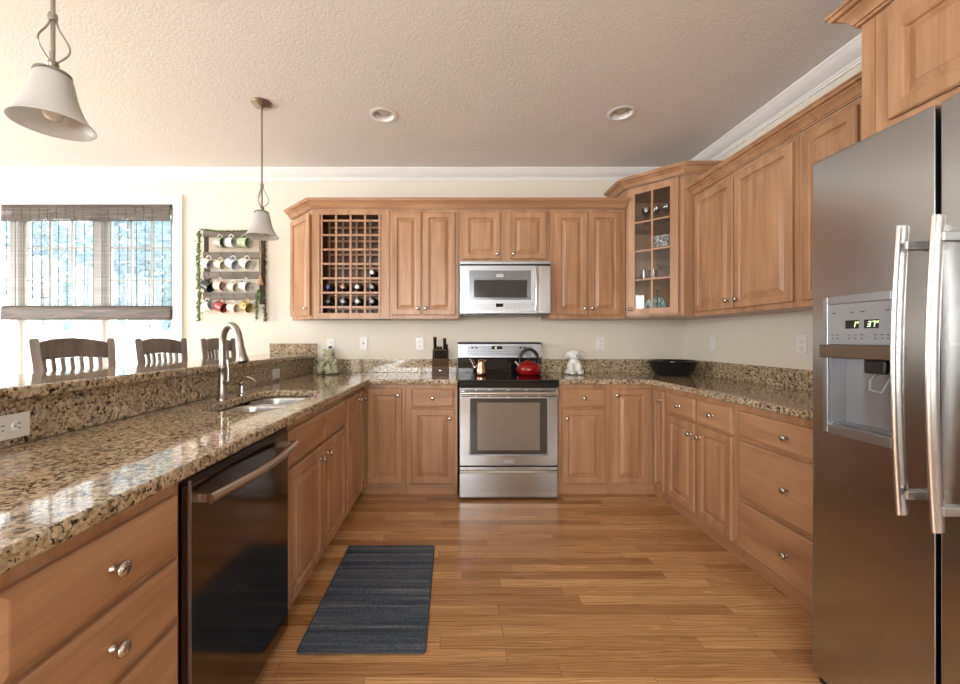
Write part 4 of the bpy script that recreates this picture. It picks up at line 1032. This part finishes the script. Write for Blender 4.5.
def mug(px, py, c, label, tilt, r=.042, h=.090, turn=0, side=1):
    x, z = PXb(px), PZb(py); o = thing('coffee_mug', label, 'mug', (x, ry-.075, z))
    # mug axis lies sideways; its handle points up to the hook
    T = Matrix.Rotation(R(turn), 4, 'Z') @ Matrix.Rotation(R(tilt), 4, 'Y') @ Matrix.Rotation(R(90*side), 4, 'Y') @ Matrix.Translation((0, 0, -h/2))
    MB(T).lathe([(0, 0), (r*.80, 0), (r*.94, .006), (r, .02), (r, h-.003), (r*.985, h), (r*.93, h-.002), (r*.93, .012), (0, .006)], 24).build('cup', mug_mat(c), o, smooth=45)
    n = 9; s = -side
    MB(T).tube([(s*(r*.96+.030*math.sin(PI*k/n)), 0, h*.5+h*.32*math.cos(PI*k/n)) for k in range(n+1)], .0050, 8).build('handle', mug_mat(c), o, smooth=60)
rowsm = [
 (243.8, 237, [(222.5, 'sage', 4), (233.8, 'white', 2), (246.3, 'green', 6)]),
 (264.5, 258, [(210.5, 'white', 18), (222.3, 'cream', 14), (234.2, 'pale blue', 22), (248.0, 'white', 22)]),
 (286.5, 278, [(210.2, 'dark grey', 28), (222.5, 'pink floral', 8), (235.0, 'ivory', 12), (247.5, 'black and white', 14)]),
 (307.0, 299, [(211.0, 'white', -14), (223.2, 'red', 20), (235.0, 'ivory', 10), (248.3, 'olive yellow', 20)])]
names = ['top row', 'second row', 'third row', 'bottom row']; pos = {3: ['left', 'middle', 'right'], 4: ['far left', 'second from left', 'third from left', 'far right']}
for ri, (py, hy, lst) in enumerate(rowsm):
    for ci, (px, c, tl) in enumerate(lst):
        small = c in ('cream', 'ivory')
        mug(px, py+(1 if small else 0), c, '%s mug hanging in the %s of the rack, %s' % (c, names[ri], pos[len(lst)][ci]), tl, .037 if small else .045, .078 if small else .094, turn=random.uniform(-22, -6))
        hook(PXb(px), PZb(hy-3))
M['ivy'] = plain('ivy_leaves', (.13, .22, .07), .6, vary=.5, scale=30)
M['drygreen'] = mottled('dry_dark_leaves', (.045, .04, .025), (.10, .14, .05), (.03, .02, .015), .7, 9)
M['twig'] = plain('twigs', (.07, .045, .03), .8, vary=.3)
def garland(pts, label, n, leaf, spread, mat2='ivy', name='leaf_garland'):
    rnd = random.Random(len(label)*7+n); o = thing(name, label, 'garland', pts[0]); T = rel(pts[0])
    P = [Vector(p) for p in pts]; MB(T).tube(P, .0045, 6).build('vine', M['twig'], o)
    m = MB(T)
    for k in range(n):
        q = rnd.uniform(0, len(P)-1.001); i = int(q); c = P[i].lerp(P[i+1], q-i) + Vector((rnd.gauss(0, spread), -abs(rnd.gauss(0, spread*.8))-.003, rnd.gauss(0, spread*.6)))
        u = Vector((rnd.gauss(0, 1), rnd.gauss(0, .5), rnd.gauss(-.4, 1))).normalized()*leaf*rnd.uniform(.7, 1.4); v = u.orthogonal().normalized()*leaf*.42; wv = u.normalized().cross(v)*.4
        m._add([c-u, c+v-wv*.3, c+u, c-v-wv*.3, c+wv*.6], [(0, 1, 4), (1, 2, 4), (2, 3, 4), (3, 0, 4)])
    m.build('leaves', M[mat2], o)
yy = ry-.045
garland([(PXb(201), yy, PZb(231)), (PXb(200), yy, PZb(262)), (PXb(201), yy, PZb(292)), (PXb(200.5), yy, PZb(321))], 'leafy green garland hanging down the left side of the mug rack', 620, .011, .011)
garland([(PXb(203), yy-.012, PZb(230)), (PXb(218), yy-.012, PZb(232)), (PXb(240), yy-.012, PZb(232)), (PXb(261), yy-.012, PZb(231))], 'thin leafy garland draped along the top of the mug rack', 170, .009, .006)
garland([(PXb(259), yy, PZb(290)), (PXb(258), yy, PZb(303)), (PXb(257.5), yy, PZb(320))], 'short green garland strand at the lower right of the mug rack', 150, .010, .009)
garland([(PXb(265.3), yy, PZb(233)), (PXb(265.8), yy, PZb(262)), (PXb(265.3), yy, PZb(292)), (PXb(266.8), yy, PZb(322))], 'long dark twig and leaf garland at the right of the mug rack', 560, .010, .008, 'drygreen')
tw = thing('twine_tassel', 'natural twine cord ending in a frayed tassel right of the mugs', 'tassel', (PXb(263), yy-.035, PZb(232))); T_ = rel(tw.location); M['twine'] = plain('jute_twine', (.46, .31, .17), .9, vary=.2)
MB(T_).tube([(PXb(262), yy-.035, PZb(232)), (PXb(263.5), yy-.035, PZb(250)), (PXb(263), yy-.035, PZb(277))], .005, 8).build('cord', M['twine'], tw, smooth=60)
MB(T_).lathe([(0, PZb(276)), (.010, PZb(277)), (.013, PZb(279)), (.020, PZb(282)), (.028, PZb(285.5)), (0, PZb(285))], 16, c=(PXb(263), yy-.035, 0)).build('tassel', M['twine'], tw, smooth=50)
